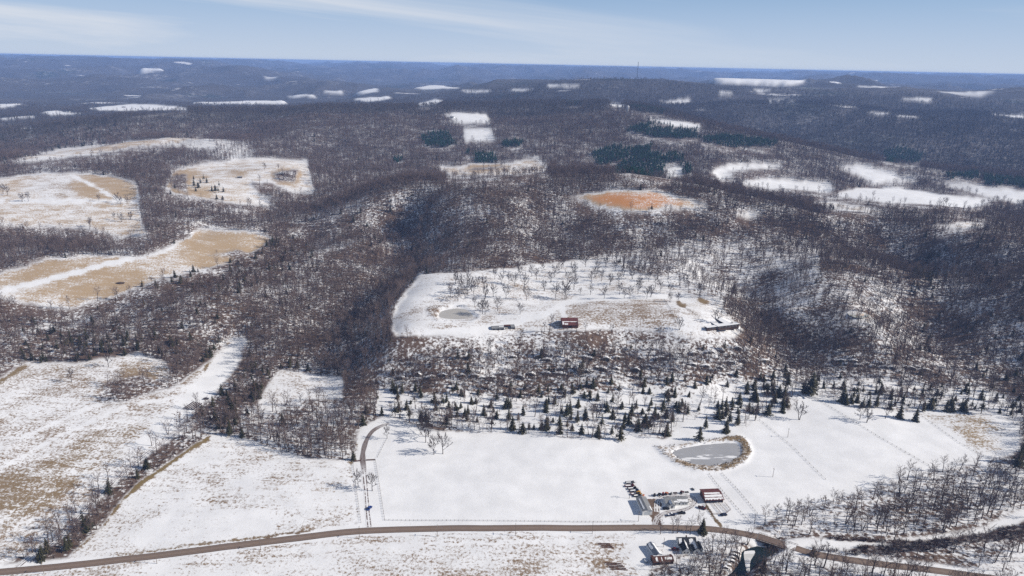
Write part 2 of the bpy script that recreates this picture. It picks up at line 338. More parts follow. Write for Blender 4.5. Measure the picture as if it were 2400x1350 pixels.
# lines on the ground: pixel half-width, bare-grass share, olive, mud   (tracks in snow have share 0)
LINES = [
 ('250,1205 285,1165 330,1125 390,1085 440,1050 485,1022', 9, .97, .9, 0), ('150,1310 200,1268 250,1220', 4, .85, .6, 0),
 ('38,1333 80,1300 113,1280 151,1248 190,1207 252,1143 296,1104 356,1054 415,1015 450,995', 2.2, .02, 0, 0),
 ('34,1331 76,1298 109,1278 147,1245', 2.5, .9, .2, .6), ('147,1244 186,1203 248,1139 292,1100 352,1050 411,1012', 2.0, .6, .2, .7),
 ('260,1146 300,1109 360,1059 420,1020', 1.6, .5, .1, .8), ('820,1095 832,1150 842,1224', 2.5, .5, .1, .3), ('832,1088 845,1160 850,1225', 1.2, .4, 0, .5),
 ('880,1080 888,1140 902,1220', 1.3, .35, 0, .6), ('902,1221 1180,1222 1490,1224', 1.4, .28, 0, .3),
 ('835,1232 780,1240 700,1249 620,1259', 3.5, .7, .3, .5), ('200,1310 330,1295 480,1275 620,1259', 3, .62, .5, .2), ('1000,1250 1080,1249 1300,1248', 1.6, .5, 0, .9),
 ('822,1080 828,1062 832,1040', 6, .9, .6, 0), ('1480,1228 1540,1236 1600,1232', 3, .6, .3, .6),
 ('0,685 110,655 250,620 370,590 405,575', 4, .0, 0, 0), ('165,410 215,433 258,458 292,472', 2.2, .0, 0, 0), ('0,472 150,470 330,472', 1.8, .02, 0, 0),
 ('1000,778 1100,775 1200,760 1270,740 1318,712 1360,700 1460,697 1560,695', 4, .0, 0, 0), ('1317,720 1323,745', 4, .0, 0, 0), ('1556,700 1588,777', 1.1, .55, 0, .8), ('1588,712 1618,728 1640,748', 1.3, .5, 0, .8),
 ('1590,708 1596,716 1604,716', 4, .9, .5, 0), ('1640,703 1655,709', 4, .9, .5, 0),
 ('1662,1112 1700,1160 1762,1232', 1.3, .6, .1, .8), ('1692,1110 1730,1150 1775,1208', 1.2, .45, .1, .8), ('1655,1185 1675,1215 1690,1232', 4, .85, .5, .3),
 ('1895,925 1930,950 1980,975 2010,990 2060,1025 2120,1060 2200,1105', 1.7, .6, .1, .8), ('1780,985 1860,1050 1940,1130', 1.0, .35, .1, .6), ('2118,948 2180,990 2250,1040 2330,1082', 1.3, .6, .2, .7), ('2010,1020 2100,1075 2140,1105', .8, .28, 0, .5),
 ('1580,990 1600,1032', .9, .3, 0, .5), ('905,1030 880,1078', .9, .35, 0, .4), ('1490,1268 1410,1345', 1, .3, 0, .4), ('1400,1265 1415,1290 1440,1345', 1.0, .4, 0, .5),
 ('1530,1262 1545,1285 1570,1305', 2.2, .5, 0, .6), ('1210,1075 1232,1120 1228,1150', 4, 0, 0, 0), ('1240,1150 1238,1215', 1.2, .16, 0, 0), ('940,1260 1200,1254 1500,1251', 1.0, .2, 0, 0),
 ('1920,700 1960,690 1990,700', 2, .5, .2, 0), ('480,865 500,830 535,795', 5, .85, .6, 0), ('240,935 330,910 400,890 470,868', 3, .7, .6, 0), ('0,895 60,856', 5, .85, .6, 0),
 ('905,1160 1000,1130 1150,1100 1300,1122 1460,1165', .7, .33, 0, .5), ('1240,1215 1190,1150 1120,1090 1060,1060', .6, .3, 0, .4), ('330,1320 600,1290 900,1275 1200,1268 1480,1262', .8, .1, 0, 0), ('340,1326 610,1296 905,1281 1200,1274 1480,1268', .8, .1, 0, 0),
 ('60,1020 200,960 330,915 450,905 520,870', 1.6, .05, 0, 0), ('0,1100 140,1020 300,950 420,930', 1.2, .05, 0, 0), ('1480,1120 1560,1112 1640,1115', .8, .34, 0, .5), ('1940,1090 2020,1060 2110,1050', .6, .3, 0, .4), ('520,1240 640,1160 760,1110', .7, .1, 0, 0), ('420,1250 600,1190 800,1170', .9, .5, 0, 0), ('380,1230 580,1170 800,1150', .8, .46, 0, 0),
]
m = linedist(PX, PY, pts('38,1333 80,1300 113,1280 151,1248 190,1207 252,1143 296,1104 356,1054 415,1015 450,995')) < 6; tan[m & (forest > .5)] = .35; forest[m] = 0
for s, w, t, g, mu in LINES:
    dl = linedist(PX, PY, pts(s))
    ww = w * (0.75 + 0.5 * vnoise(XX / 6, YY / 6, 21))
    m = (dl < ww) & seen & (forest < .5)
    tan[m] = t; olive[m] = g; mud[m] = mu
# worn, muddy ground
for s, v_ in (('1508,1172 1538,1168 1552,1182 1544,1198 1552,1222 1556,1238 1528,1236 1530,1214 1520,1208', .85), ('1610,1167 1628,1168 1628,1182 1605,1188', .6), ('1536,1208 1560,1198 1600,1196 1625,1180 1634,1182 1622,1200 1580,1212 1545,1222', .42)):
    m = inpoly(QX, QY, pts(s)) & seen
    mud[m] = .85; tan[m] = v_
# frozen ponds and the creek
LOWPOND_OUT = pts('1534,1045 1562,1045 1640,1034 1700,1024 1735,1020 1755,1036 1763,1058 1752,1080 1722,1098 1680,1107 1640,1105 1590,1090 1556,1068')
LOWPOND_IN = pts('1574,1060 1600,1050 1650,1040 1700,1034 1728,1034 1737,1048 1732,1068 1704,1084 1664,1091 1622,1086 1592,1074')
UPPOND_OUT = pts('1000,722 1020,714 1060,710 1090,713 1112,724 1128,742 1110,754 1080,756 1050,755 1020,750 1004,738')
UPPOND_IN = pts('1026,735 1031,728 1045,722 1060,719 1085,719 1100,727 1112,736 1124,745 1105,751 1080,753 1060,752 1036,748 1024,743')
SMPOND_IN = pts('1988,734 2010,735 2036,741 2022,747 2004,746 1992,741')
lp_o = inpoly(PX, PY, LOWPOND_OUT) & seen; lp_i = inpoly(PX, PY, LOWPOND_IN) & seen
up_o = inpoly(PX + w1 * 6, PY + w2 * 3, UPPOND_OUT) & seen; up_i = inpoly(PX, PY, UPPOND_IN) & seen
sm_i = inpoly(PX, PY, SMPOND_IN) & seen
WATER = pts('1738,1281 1748,1276 1775,1268 1800,1262 1815,1252 1830,1244 1862,1250 1900,1255 1868,1256 1838,1260 1822,1270 1835,1285 1822,1292 1800,1302 1788,1310 1778,1318 1765,1330 1756,1345 1752,1400 1690,1400 1697,1350 1716,1330 1733,1305')
wat = inpoly(PX, PY, WATER)
berm = lp_o & ~lp_i
forest[lp_o | up_o | sm_i] = 0
tan[berm] = .55; org[berm] = .3; olive[berm] = .2; mud[berm] = .25
m = berm & (PX > 1690) & (PY > 1024); tan[m] = .72; olive[m] = .55; org[m] = .2; mud[m] = .3
ub = up_o & ~up_i; tan[ub] = .2; m = ub & ((PX < 1030) | ((PY < 720) & (PX < 1056))); tan[m] = .6; org[m] = .15; mud[m] = .45
BANK = pts('1735,1270 1740,1290 1730,1310 1712,1330 1690,1352 1650,1360 1690,1320 1710,1295 1720,1275')
m = inpoly(QX, QY, BANK); tan[m] = .7; org[m] = .6; mud[m] = .3
BRUSH = [pts('1905,1258 1995,1262 2070,1268 2140,1268 2230,1260 2310,1246 2400,1222 2440,1212 2440,1250 2400,1258 2320,1268 2240,1276 2180,1290 2080,1300 1985,1290 2030,1278 2092,1279 2075,1272 1990,1270'),
         pts('1866,1278 1900,1283 1960,1289 2020,1295 2050,1303 1980,1300 1900,1293 1872,1287'), pts('1842,1255 1870,1270 1880,1280 1850,1268')]
brush = np.zeros(Hh.shape, bool)
for p in BRUSH:
    brush |= inpoly(QX, QY, p)
forest[brush] = 1; mud[brush] = .8; tan[brush] = .85
ROAD = pts('-260,1362 -120,1353 0,1341 150,1327 300,1310 450,1292 600,1273 700,1261 843,1245 1025,1239 1160,1238 1300,1237.5 1500,1237 1600,1238 1660,1240 1720,1247 1778.6,1258.5 1865.5,1285 1912,1299 2025,1317 2150,1332 2250,1345 2330,1356 2480,1376')
m = (linedist(PX, PY, ROAD) < 17) & (forest > .5); forest[m] = 0; tan[m] = .15
flat = blur(forest < .5, 6)

# woods: how dense, how many evergreens, how many oaks that kept brown leaves
dens = np.full(Hh.shape, .85); ever = np.full(Hh.shape, .015); rust = np.full(Hh.shape, .01)
for s, q, e, r in (
 ('1330,606 1700,555 1920,580 1910,690 1800,700 1692,702 1610,688 1560,648 1440,618', .46, .01, .01), ('1760,640 2120,640 2120,760 1950,792 1820,740', .8, .01, .02),
 ('1000,540 1340,500 1800,520 1700,560 1330,600 1000,620', .8, .01, .01), ('900,796 1722,796 1850,850 1900,880 1840,900 1300,925 1100,930 900,900', .72, .04, .04),
 ('880,905 1100,925 1300,915 1840,870 1905,925 1850,955 1740,990 1600,980 1480,1010 1400,1020 1300,1010 1200,1005 1100,1000 960,985 880,970', .27, .55, .10), ('1700,985 1880,930 2000,955 2390,1000 2400,930 2150,900 1920,880', .42, .36, .04),
 ('1180,905 1560,900 1600,935 1500,960 1200,960', .45, .62, .05), ('905,915 1100,915 1160,970 930,970', .42, .6, .05),
 ('150,730 620,585 720,560 740,620 560,690 420,780 200,800', .9, .12, .35), ('150,718 630,562 660,580 600,615 430,680 220,745', .9, .55, .2), ('0,700 420,680 560,780 520,860 400,850 330,825 0,850', .8, .08, .12), ('60,790 440,790 420,832 330,826 180,848 60,848', .6, .4, .1),
 ('480,840 640,860 620,960 560,1030 440,1040 500,950', .8, .35, .1), ('440,330 520,328 600,352 580,372 500,370 450,358', .28, .01, .01), ('640,860 800,880 830,900 780,850 660,850', .7, .4, 0),
 ('560,945 840,940 842,1000 826,1075 640,1045 560,1010', .75, .02, .02), ('700,900 830,700 950,590 1010,600 940,740 830,890', 1.1, .02, .02), ('840,520 960,540 1000,590 930,620 850,580', 1.1, .1, .02), ('1250,550 1400,540 1340,600 1250,590', 1.1, .03, .03),
 ('2060,560 2200,520 2420,560 2420,900 2260,900 2150,820 2100,690', .72, .06, .01), ('2140,600 2200,590 2180,680 2130,690', 1.1, .5, 0),
 ('1860,1200 2030,1150 2160,1112 2330,1080 2440,1080 2440,1190 2300,1225 2100,1255 1850,1255 1790,1240', .75, .0, .03),
 ('1590,1305 1640,1296 1690,1280 1735,1262 1735,1290 1690,1350 1560,1400 1520,1345', .9, .0, .03), ('1770,1400 1800,1310 1860,1290 1990,1320 2240,1350 2400,1400', 1.0, .0, .02), ('2000,1300 2080,1300 2240,1276 2440,1250 2440,1400 2240,1345', .55, .0, .02),
 ('-50,260 200,270 330,300 200,360 -50,420', .9, .18, .02), ('240,380 420,330 440,400 360,440 240,410', 1.0, .05, .02), ('1600,250 2400,280 2420,420 2150,390 1900,340', .8, .08, 0)):
    m = inpoly(QX, QY, pts(s)) & seen
    dens[m] = q; ever[m] = e; rust[m] = r
PINES = ('985,318 1010,312 1050,312 1072,340 1040,346 1000,343', '1108,366 1160,360 1166,380 1112,382', '1178,334 1225,334 1222,350 1176,346', '1455,306 1540,292 1632,298 1642,325 1590,334 1520,322', '1640,320 1700,322 1822,336 1815,349 1700,350 1650,340',
 '1385,358 1440,345 1500,348 1530,344 1525,362 1480,372 1400,386', '1500,365 1600,368 1605,384 1560,384 1555,412 1500,414 1430,402 1450,385', '2068,362 2120,352 2168,365 2150,382 2080,380', '1475,255 1560,265 1552,272 1480,262', '2210,405 2290,410 2300,420 2220,416', '1325,242 1362,243 1364,248 1330,248', '1592,390 1622,390 1622,410 1596,408', '920,370 945,372 940,382 922,380', '1085,362 1100,356 1100,372', '2300,415 2420,430 2420,445 2310,432')
CREEK = pts('-20,1372 120,1264 220,1168 300,1088 402,1016 455,970 500,930 560,1010 490,1016 380,1092 292,1160 240,1232 150,1312 40,1338')
creek = inpoly(QX, QY, CREEK) & (forest > .5)
dens[creek] = 1.25; ever[creek] = .10; rust[creek] = .06
litter = np.ones(Hh.shape)
for s, q in (('440,330 520,328 600,352 580,372 500,370 450,358', .1), ('880,915 1100,930 1300,925 1840,880 1905,925 1850,955 1740,1000 1600,1000 1480,1030 1400,1030 1300,1020 1200,1015 1100,1010 960,985 880,970', .15), ('1700,985 1880,930 2000,955 2390,1000 2400,930 2150,900 1920,880', .35),
             ('1330,606 1700,555 1920,580 1910,690 1800,700 1692,702 1610,688 1560,648 1440,618', .5), ('1760,640 2120,640 2120,760 1950,792 1820,740', .75), ('1860,1200 2030,1150 2160,1112 2330,1080 2440,1080 2440,1190 2300,1225 2100,1255 1850,1255 1790,1240', .55), ('1590,1305 1735,1262 1735,1290 1690,1350 1560,1400 1520,1345', .6), ('1770,1400 1800,1310 1860,1290 2240,1350 2440,1250 2440,1400', .45),
             ('560,945 840,940 842,1000 826,1075 640,1045 560,1010', .6), ('900,796 1722,796 1850,850 1840,890 1300,925 900,900', .8)):
    litter[inpoly(QX, QY, pts(s)) & seen] = q
pine = np.zeros(Hh.shape, bool)
for s in PINES:
    pine |= inpoly(QX, QY, pts(s)) & seen
pine &= forest > .5
dens *= .70 + .72 * np.clip(.5 + 1.6 * (.6 * vnoise(XX / 240, YY / 240, 31) + .4 * vnoise(XX / 90, YY / 90, 32) - .5), 0, 1)
dens[pine] = 1.15; ever[pine] = .97

# relief: gullies and ridges where the land is wooded, scaled with distance
hill = blur(forest > .5, 4) * np.clip(Hh / 22.0, .06, 1)
for k, (lam, amp) in enumerate(((16000, .008), (8000, .016), (4000, .030), (2000, .045), (1000, .05), (500,.05), (250, .055), (120, .06), (60, .06), (30, .055))):
    gate = np.clip((DD * (.13 + .22 * np.clip((DD - 4500) / 4000, 0, 1)) - lam) / (lam * .5) + 1, 0, 1)
    nz = vnoise(XX / lam, YY / (lam * (1.9 if 200 < lam < 3000 else 1)), 40 + k)
    rid = 1 - np.abs(2 * nz - 1)
    far = np.clip((DD - 4200) / 3000, 0, 1)
    fam = {8000: .014, 4000: .030, 2000: .075, 1000: .16, 500: .16, 250: .10}.get(lam, amp)
    Hh += gate * hill * lam * (amp * (nz - .5) * 1.2 * (1 - far) + far * fam * .9 * (rid ** 1.3 - .66))
Hh += 1.3 * (vnoise(XX / 80, YY / 55, 60) - .5) + .5 * (vnoise(XX / 26, YY / 26, 62) - .5) + .12 * (vnoise(XX / 9, YY / 9, 61) - .5)
Hh = np.where(DD > 5500, np.maximum(Hh, 30 + .25 * Hh), Hh)
Hh = np.where(DD > 9000, np.minimum(Hh, 328 - 45 * np.clip((20000 - DD) / 12000, 0, 1)), Hh)
bb = blur(berm, 3); Hh += 1.3 * bb - 1.4 * blur(lp_i, 2)
bb = blur(ub, 3); Hh += 1.2 * bb - .8 * blur(up_i, 2)
Hh -= 4.2 * blur(wat, 4)

def hs(x, y):
    x, y = np.asarray(x, float), np.asarray(y, float)
    d = np.maximum(np.hypot(x, y), 151.0)
    return bil(Hh, np.interp(np.log(d), vl, np.arange(NV)), (np.arctan2(x, y) - AZ0) / (az[1] - az[0]))
def cell(x, y):
    d = np.maximum(np.hypot(x, y), 151.0)
    i = np.clip(np.rint(np.interp(np.log(d), vl, np.arange(NV))).astype(int), 0, NV - 1)
    j = np.clip(np.rint((np.arctan2(x, y) - AZ0) / (az[1] - az[0])).astype(int), 0, NU - 1)
    return i, j
STEPS = np.exp(np.arange(math.log(300.0), math.log(40000.0), .0035))
def ground(px, py):
    """where lines of sight through these pixels of the photograph first meet the ground"""
    one = np.isscalar(px)
    px, py = np.atleast_1d(np.asarray(px, float)), np.atleast_1d(np.asarray(py, float))
    d = rays(px, py)
    hd = np.hypot(d[:, 0], d[:, 1])
    s = STEPS[None] / hd[:, None]
    gap = CAM_H + d[:, 2, None] * s - hs(d[:, 0, None] * s, d[:, 1, None] * s)
    k = np.argmax(gap < 0, axis=1); k = np.where(k == 0, len(STEPS) - 1, k)
    r = np.arange(len(px)); g0, g1 = gap[r, k - 1], gap[r, k]
    t = np.clip(g0 / (g0 - g1 + 1e-9), 0, 1)
    ss = s[r, k - 1] + (s[r, k] - s[r, k - 1]) * t
    x, y = d[:, 0] * ss, d[:, 1] * ss
    z = hs(x, y)
    return (Vector((x[0], y[0], z[0]))) if one else np.stack([x, y, z], -1)

# what the photograph shows as open field or pine block, by direction: trees in front that would stand across it are thinned
GX, GY = np.meshgrid(np.arange(0, 2400, 2.0), np.arange(0, 1350, 2.0))
openpix = np.zeros(GX.shape, np.int8)
for nm, (s, t_) in FIELDS.items():
    if nm not in ('farm_thin', 'yard', 'small_pond'): openpix[inpoly(GX, GY, pts(s))] = 1
for s in PINES: openpix[inpoly(GX, GY, pts(s))] = 2
for s in ('505,600 560,590 600,600 560,615', '225,925 260,890 330,880 390,905 300,940 245,945', '640,405 700,398 690,425 650,425', '560,965 640,965 700,940 840,940 842,1000 826,1072 740,1062 640,1040 560,1010'):
    openpix[inpoly(GX, GY, pts(s))] = 0
def across_open(x, y, z, h):
    u, w = project(x, y, z + h)
    i, j = np.clip((w / 2).astype(int), 0, GX.shape[0] - 1), np.clip((u / 2).astype(int), 0, GX.shape[1] - 1)
    ok = (u > 0) & (u < 2399) & (w > 0) & (w < 1349)
    return np.where(ok, openpix[i, j], 0)

# ------------------------------------------------------------------ materials
def new_mat(name):
    m = bpy.data.materials.new(name); m.use_nodes = True
    nt = m.node_tree
    b = nt.nodes['Principled BSDF']
    b.inputs['Specular IOR Level'].default_value = 0.25
    return m, nt, b
def N(nt, t, **kw):
    nd = nt.nodes.new(t)
    for k, v in kw.items():
        setattr(nd, k, v)
    return nd
def noise(nt, vec, scale, detail=4, rough=.55):
    nd = N(nt, 'ShaderNodeTexNoise')
    nd.inputs['Scale'].default_value, nd.inputs['Detail'].default_value, nd.inputs['Roughness'].default_value = scale, detail, rough
    if vec is not None: nt.links.new(vec, nd.inputs['Vector'])
    return nd.outputs['Fac']
def val(nt, s, v):
    if isinstance(v, (int, float)): s.default_value = v
    else: nt.links.new(v, s)
def mth(nt, op, a, b=None, c=None, clamp=False):
    nd = N(nt, 'ShaderNodeMath', operation=op, use_clamp=clamp)
    val(nt, nd.inputs[0], a)
    if b is not None: val(nt, nd.inputs[1], b)
    if c is not None: val(nt, nd.inputs[2], c)
    return nd.outputs[0]
def rng_(nt, x, a, b, c=0.0, d=1.0):
    nd = N(nt, 'ShaderNodeMapRange'); nd.interpolation_type = 'SMOOTHSTEP'
    val(nt, nd.inputs[0], x); val(nt, nd.inputs[1], a); val(nt, nd.inputs[2], b); val(nt, nd.inputs[3], c); val(nt, nd.inputs[4], d)
    return nd.outputs[0]
def mix(nt, f, a, b):
    nd = N(nt, 'ShaderNodeMix', data_type='RGBA')
    val(nt, nd.inputs[0], f)
    for s, v in ((nd.inputs[6], a), (nd.inputs[7], b)):
        if isinstance(v, tuple): s.default_value = (*v, 1)
        else: nt.links.new(v, s)
    return nd.outputs[2]
def objco(nt):
    return N(nt, 'ShaderNodeTexCoord').outputs['Object']
def geopos(nt):
    return N(nt, 'ShaderNodeNewGeometry').outputs['Position']
def scaled(nt, vec, s, rot=0):
    m = N(nt, 'ShaderNodeMapping'); m.inputs['Scale'].default_value = s; m.inputs['Rotation'].default_value = (0, 0, rot)
    nt.links.new(vec, m.inputs[0]); return m.outputs[0]

def plain(name, col, rough=.8, var=.18, scale=2.0, metal=0.0, snow=0.0, col2=None):
    """weathered paint, metal, wood: base colour with mottling; snow > 0 leaves lying snow on what faces up"""
    m, nt, b = new_mat(name)
    p = objco(nt)
    n1 = noise(nt, p, scale, 5)
    c2 = col2 or tuple(c * (1 - var * 2) for c in col)
    c = mix(nt, rng_(nt, n1, .3, .7), tuple(min(1, x * (1 + var * .4)) for x in col), c2)
    if snow > 0:
        nz = N(nt, 'ShaderNodeSeparateXYZ'); nt.links.new(N(nt, 'ShaderNodeNewGeometry').outputs['Normal'], nz.inputs[0])
        up = rng_(nt, nz.outputs[2], .3, .6)
        sn = rng_(nt, noise(nt, p, .35, 3), 1 - snow - .06, 1 - snow + .06)
        c = mix(nt, mth(nt, 'MULTIPLY', up, sn), c, (.82, .83, .86))
    nt.links.new(c, b.inputs['Base Color'])
    b.inputs['Roughness'].default_value = rough; b.inputs['Metallic'].default_value = metal
    return m

def ground_material():
    m, nt, b = new_mat('snowy_ground')
    p = geopos(nt)
    a1 = N(nt, 'ShaderNodeAttribute', attribute_name='cover'); s1 = N(nt, 'ShaderNodeSeparateColor'); nt.links.new(a1.outputs['Color'], s1.inputs[0])
    a2 = N(nt, 'ShaderNodeAttribute', attribute_name='soil'); s2 = N(nt, 'ShaderNodeSeparateColor'); nt.links.new(a2.outputs['Color'], s2.inputs[0])
    tanv, orgv, mudv = s1.outputs[0], s1.outputs[1], s1.outputs[2]
    forv, olv, farv = s2.outputs[0], s2.outputs[1], s2.outputs[2]
    # grass showing through the snow
    nA = noise(nt, p, .42, 7, .78)
    nB = noise(nt, scaled(nt, p, (.035, .22, .1), .25), 1.0, 5, .6)
    nC = noise(nt, p, .035, 3, .5)
    nn = mth(nt, 'ADD', mth(nt, 'MULTIPLY', nA, .62), mth(nt, 'ADD', mth(nt, 'MULTIPLY', nB, .18), mth(nt, 'MULTIPLY', nC, .20)))
    th = mth(nt, 'MULTIPLY_ADD', tanv, -.36, .70)
    bare = rng_(nt, nn, mth(nt, 'SUBTRACT', th, .045), mth(nt, 'ADD', th, .045))
    g = mix(nt, noise(nt, p, .9, 4), (.17, .12, .08), (.31, .22, .14))
    g = mix(nt, rng_(nt, orgv, .05, .45), g, mix(nt, nA, (.31, .215, .125), (.53, .40, .255)))
    g = mix(nt, rng_(nt, orgv, .6, 1.0), g, mix(nt, nA, (.45, .19, .065), (.56, .27, .10)))
    g = mix(nt, olv, g, mix(nt, nA, (.13, .095, .03), (.26, .19, .075)))
    g = mix(nt, mudv, g, mix(nt, nA, (.075, .05, .04), (.16, .11, .085)))
    snow = mix(nt, rng_(nt, noise(nt, p, .05, 5), .3, .7), (.74, .745, .76), (.83, .835, .85))
    field = mix(nt, bare, snow, g)
    # woodland floor: leaf litter and rock between patches of snow
    nl = mth(nt, 'ADD', mth(nt, 'MULTIPLY', noise(nt, p, .28, 5, .65), .65), mth(nt, 'MULTIPLY', noise(nt, p, .02, 3), .35))
    lth = mth(nt, 'MULTIPLY_ADD', a2.outputs['Alpha'], -.15, .615)
    lit = rng_(nt, nl, mth(nt, 'SUBTRACT', lth, .055), mth(nt, 'ADD', lth, .055))
    litter = mix(nt, noise(nt, p, 1.1, 3), (.075, .05, .04), (.17, .115, .085))
    litter = mix(nt, mudv, litter, (.06, .035, .03))
    wood = mix(nt, mth(nt, 'MAXIMUM', lit, mudv), snow, litter)
    # woods too far away for single trees: canopy with snow glinting between stems
    f1 = mth(nt, 'ADD', mth(nt, 'MULTIPLY', noise(nt, scaled(nt, p, (.03, .012, .03)), 1.0, 6, .75), .6), mth(nt, 'MULTIPLY', noise(nt, p, .0016, 5, .6), .4))
    big = noise(nt, p, .0022, 4, .6)
    glint = mth(nt, 'MULTIPLY', rng_(nt, f1, .50, .66, 0, .5), rng_(nt, big, .42, .66, .15, 1.2))
    canopy = mix(nt, noise(nt, p, .008, 4), (.050, .048, .052), (.088, .078, .078))
    canopy = mix(nt, rng_(nt, noise(nt, p, .0011, 4), .58, .68), canopy, (.022, .03, .024))
    canopy = mix(nt, glint, canopy, (.5, .5, .53))
    clear = mth(nt, 'MULTIPLY', rng_(nt, noise(nt, scaled(nt, p, (.0016, .0028, .01)), 1.0, 5, .62), .655, .70), rng_(nt, farv, .75, 1))
    canopy = mix(nt, clear, canopy, (.66, .66, .68))
    wood = mix(nt, farv, wood, canopy)
    c = mix(nt, forv, field, wood)
    nt.links.new(c, b.inputs['Base Color'])
    b.inputs['Roughness'].default_value = .85
    b.inputs['Specular IOR Level'].default_value = .1
    bp = N(nt, 'ShaderNodeBump'); bp.inputs['Strength'].default_value = .35; bp.inputs['Distance'].default_value = .4
    nt.links.new(mth(nt, 'MULTIPLY_ADD', farv, -.35, .35), bp.inputs['Strength']); nt.links.new(nA, bp.inputs['Height']); nt.links.new(bp.outputs[0], b.inputs['Normal'])
    return m

def tag(o, label=None, cat=None, group=None, kind=None):
    if label: o['label'] = label
    if cat: o['category'] = cat
    if group: o['group'] = group
    if kind: o['kind'] = kind
    return o
def link_mesh(name, me, parent=None):
    o = bpy.data.objects.new(name, me); COL.objects.link(o)
    if parent is not None: o.parent = parent
    return o
def mesh_from(name, vs_, fs, mats, smooth=False, mi=None):
    me = bpy.data.meshes.new(name)
    me.from_pydata([tuple(v) for v in vs_], [], fs)
    for m in mats if isinstance(mats, (list, tuple)) else [mats]:
        me.materials.append(m)
    if mi is not None: me.polygons.foreach_set('material_index', mi)
    if smooth: me.polygons.foreach_set('use_smooth', [True] * len(me.polygons))
    me.update()
    return me

# ------------------------------------------------------------------ the ground
def grid_mesh(name, X, Y, Z):
    nv, nu = X.shape
    me = bpy.data.meshes.new(name)
    co = np.stack([X, Y, Z], -1).reshape(-1, 3).astype(np.float32)
    idx = np.arange(nv * nu).reshape(nv, nu)
    q = np.stack([idx[:-1, :-1], idx[:-1, 1:], idx[1:, 1:], idx[1:, :-1]], -1).reshape(-1, 4).astype(np.int32)
    me.vertices.add(len(co)); me.vertices.foreach_set('co', co.ravel())
    me.loops.add(q.size); me.loops.foreach_set('vertex_index', q.ravel())
    me.polygons.add(len(q)); me.polygons.foreach_set('loop_start', np.arange(0, q.size, 4, dtype=np.int32))
    me.polygons.foreach_set('use_smooth', np.ones(len(q), bool))
    me.update(calc_edges=True)
    return me
FAR0, FAR1 = 1400.0, 4000.0
farw = np.clip((DD - FAR0) / (FAR1 - FAR0), 0, 1)
gme = grid_mesh('ground', XX, YY, Hh)
def colattr(me, name, *ch):
    a = me.attributes.new(name, 'FLOAT_COLOR', 'POINT')
    d = np.ones((len(me.vertices), 4), np.float32)
    for k, c in enumerate(ch): d[:, k] = c.ravel()
    a.data.foreach_set('color', d.ravel())
colattr(gme, 'cover', blur(tan, 1), blur(org, 2), blur(mud, 1))
colattr(gme, 'soil', blur(forest, 1), blur(olive, 1), farw, blur(litter, 4))
gme.materials.append(ground_material())
tag(link_mesh('ground', gme), 'snow covered rolling farmland and wooded hills', None, None, 'structure')

# ------------------------------------------------------------------ the air
def haze_box():
    z0, z1 = float(Hh.min()) - 1.0, max(CAM_H, float(Hh.max())) + 6.0
    x0, x1, y0, y1 = -36000.0, 36000.0, -1500.0, 46000.0
    v_ = [(x, y, z) for z in (z0, z1) for x, y in ((x0, y0), (x1, y0), (x1, y1), (x0, y1))]
    f = [(0, 3, 2, 1), (4, 5, 6, 7), (0, 1, 5, 4), (1, 2, 6, 5), (2, 3, 7, 6), (3, 0, 4, 7)]
    m = bpy.data.materials.new('hazy_air'); m.use_nodes = True
    nt = m.node_tree; nt.nodes.clear()
    o = nt.nodes.new('ShaderNodeOutputMaterial'); pv = nt.nodes.new('ShaderNodeVolumePrincipled')
    pv.inputs['Color'].default_value = HAZE_COL
    pv.inputs['Density'].default_value = HAZE_DENS
    pv.inputs['Anisotropy'].default_value = 0.0
    nt.links.new(pv.outputs[0], o.inputs['Volume'])
    tag(link_mesh('haze', mesh_from('haze', v_, f, m)), 'thin blue winter haze over the far ridges', 'haze', None, 'stuff')
HAZE_COL, HAZE_DENS = (0.34, 0.535, 1.0, 1), 6.2e-5
haze_box()

# ------------------------------------------------------------------ trees
def bark_mat(name, c1, c2, rough=.9):
    m, nt, b = new_mat(name)
    r = N(nt, 'ShaderNodeObjectInfo').outputs['Random']
    c = mix(nt, r, c1, c2)
    c = mix(nt, rng_(nt, noise(nt, objco(nt), .8, 3), .35, .65), c, tuple((x + y) * .33 for x, y in zip(c1, c2)))
    nt.links.new(c, b.inputs['Base Color']); b.inputs['Roughness'].default_value = rough; b.inputs['Specular IOR Level'].default_value = .05
    return m
BARK = bark_mat('bark', (.085, .062, .054), (.16, .122, .105))
TWIG = bark_mat('twigs', (.135, .098, .092), (.23, .172, .152))
NEEDLE = bark_mat('needles', (.042, .046, .021), (.095, .080, .042))
PINEN = bark_mat('plantation_needles', (.014, .062, .036), (.024, .078, .040))
FBARK = bark_mat('field_tree_bark', (.045, .034, .032), (.085, .066, .06))
FTWIG = bark_mat('field_tree_twigs', (.055, .038, .036), (.10, .07, .064))
DISTB = bark_mat('distant_bark', (.07, .06, .06), (.125, .108, .102))
DISTT = bark_mat('distant_twigs', (.088, .073, .072), (.155, .128, .118))
DRYLEAF = bark_mat('dry_leaves', (.12, .060, .032), (.17, .095, .055))
BRUSHM = bark_mat('brush_stems', (.055, .030, .026), (.10, .060, .045))

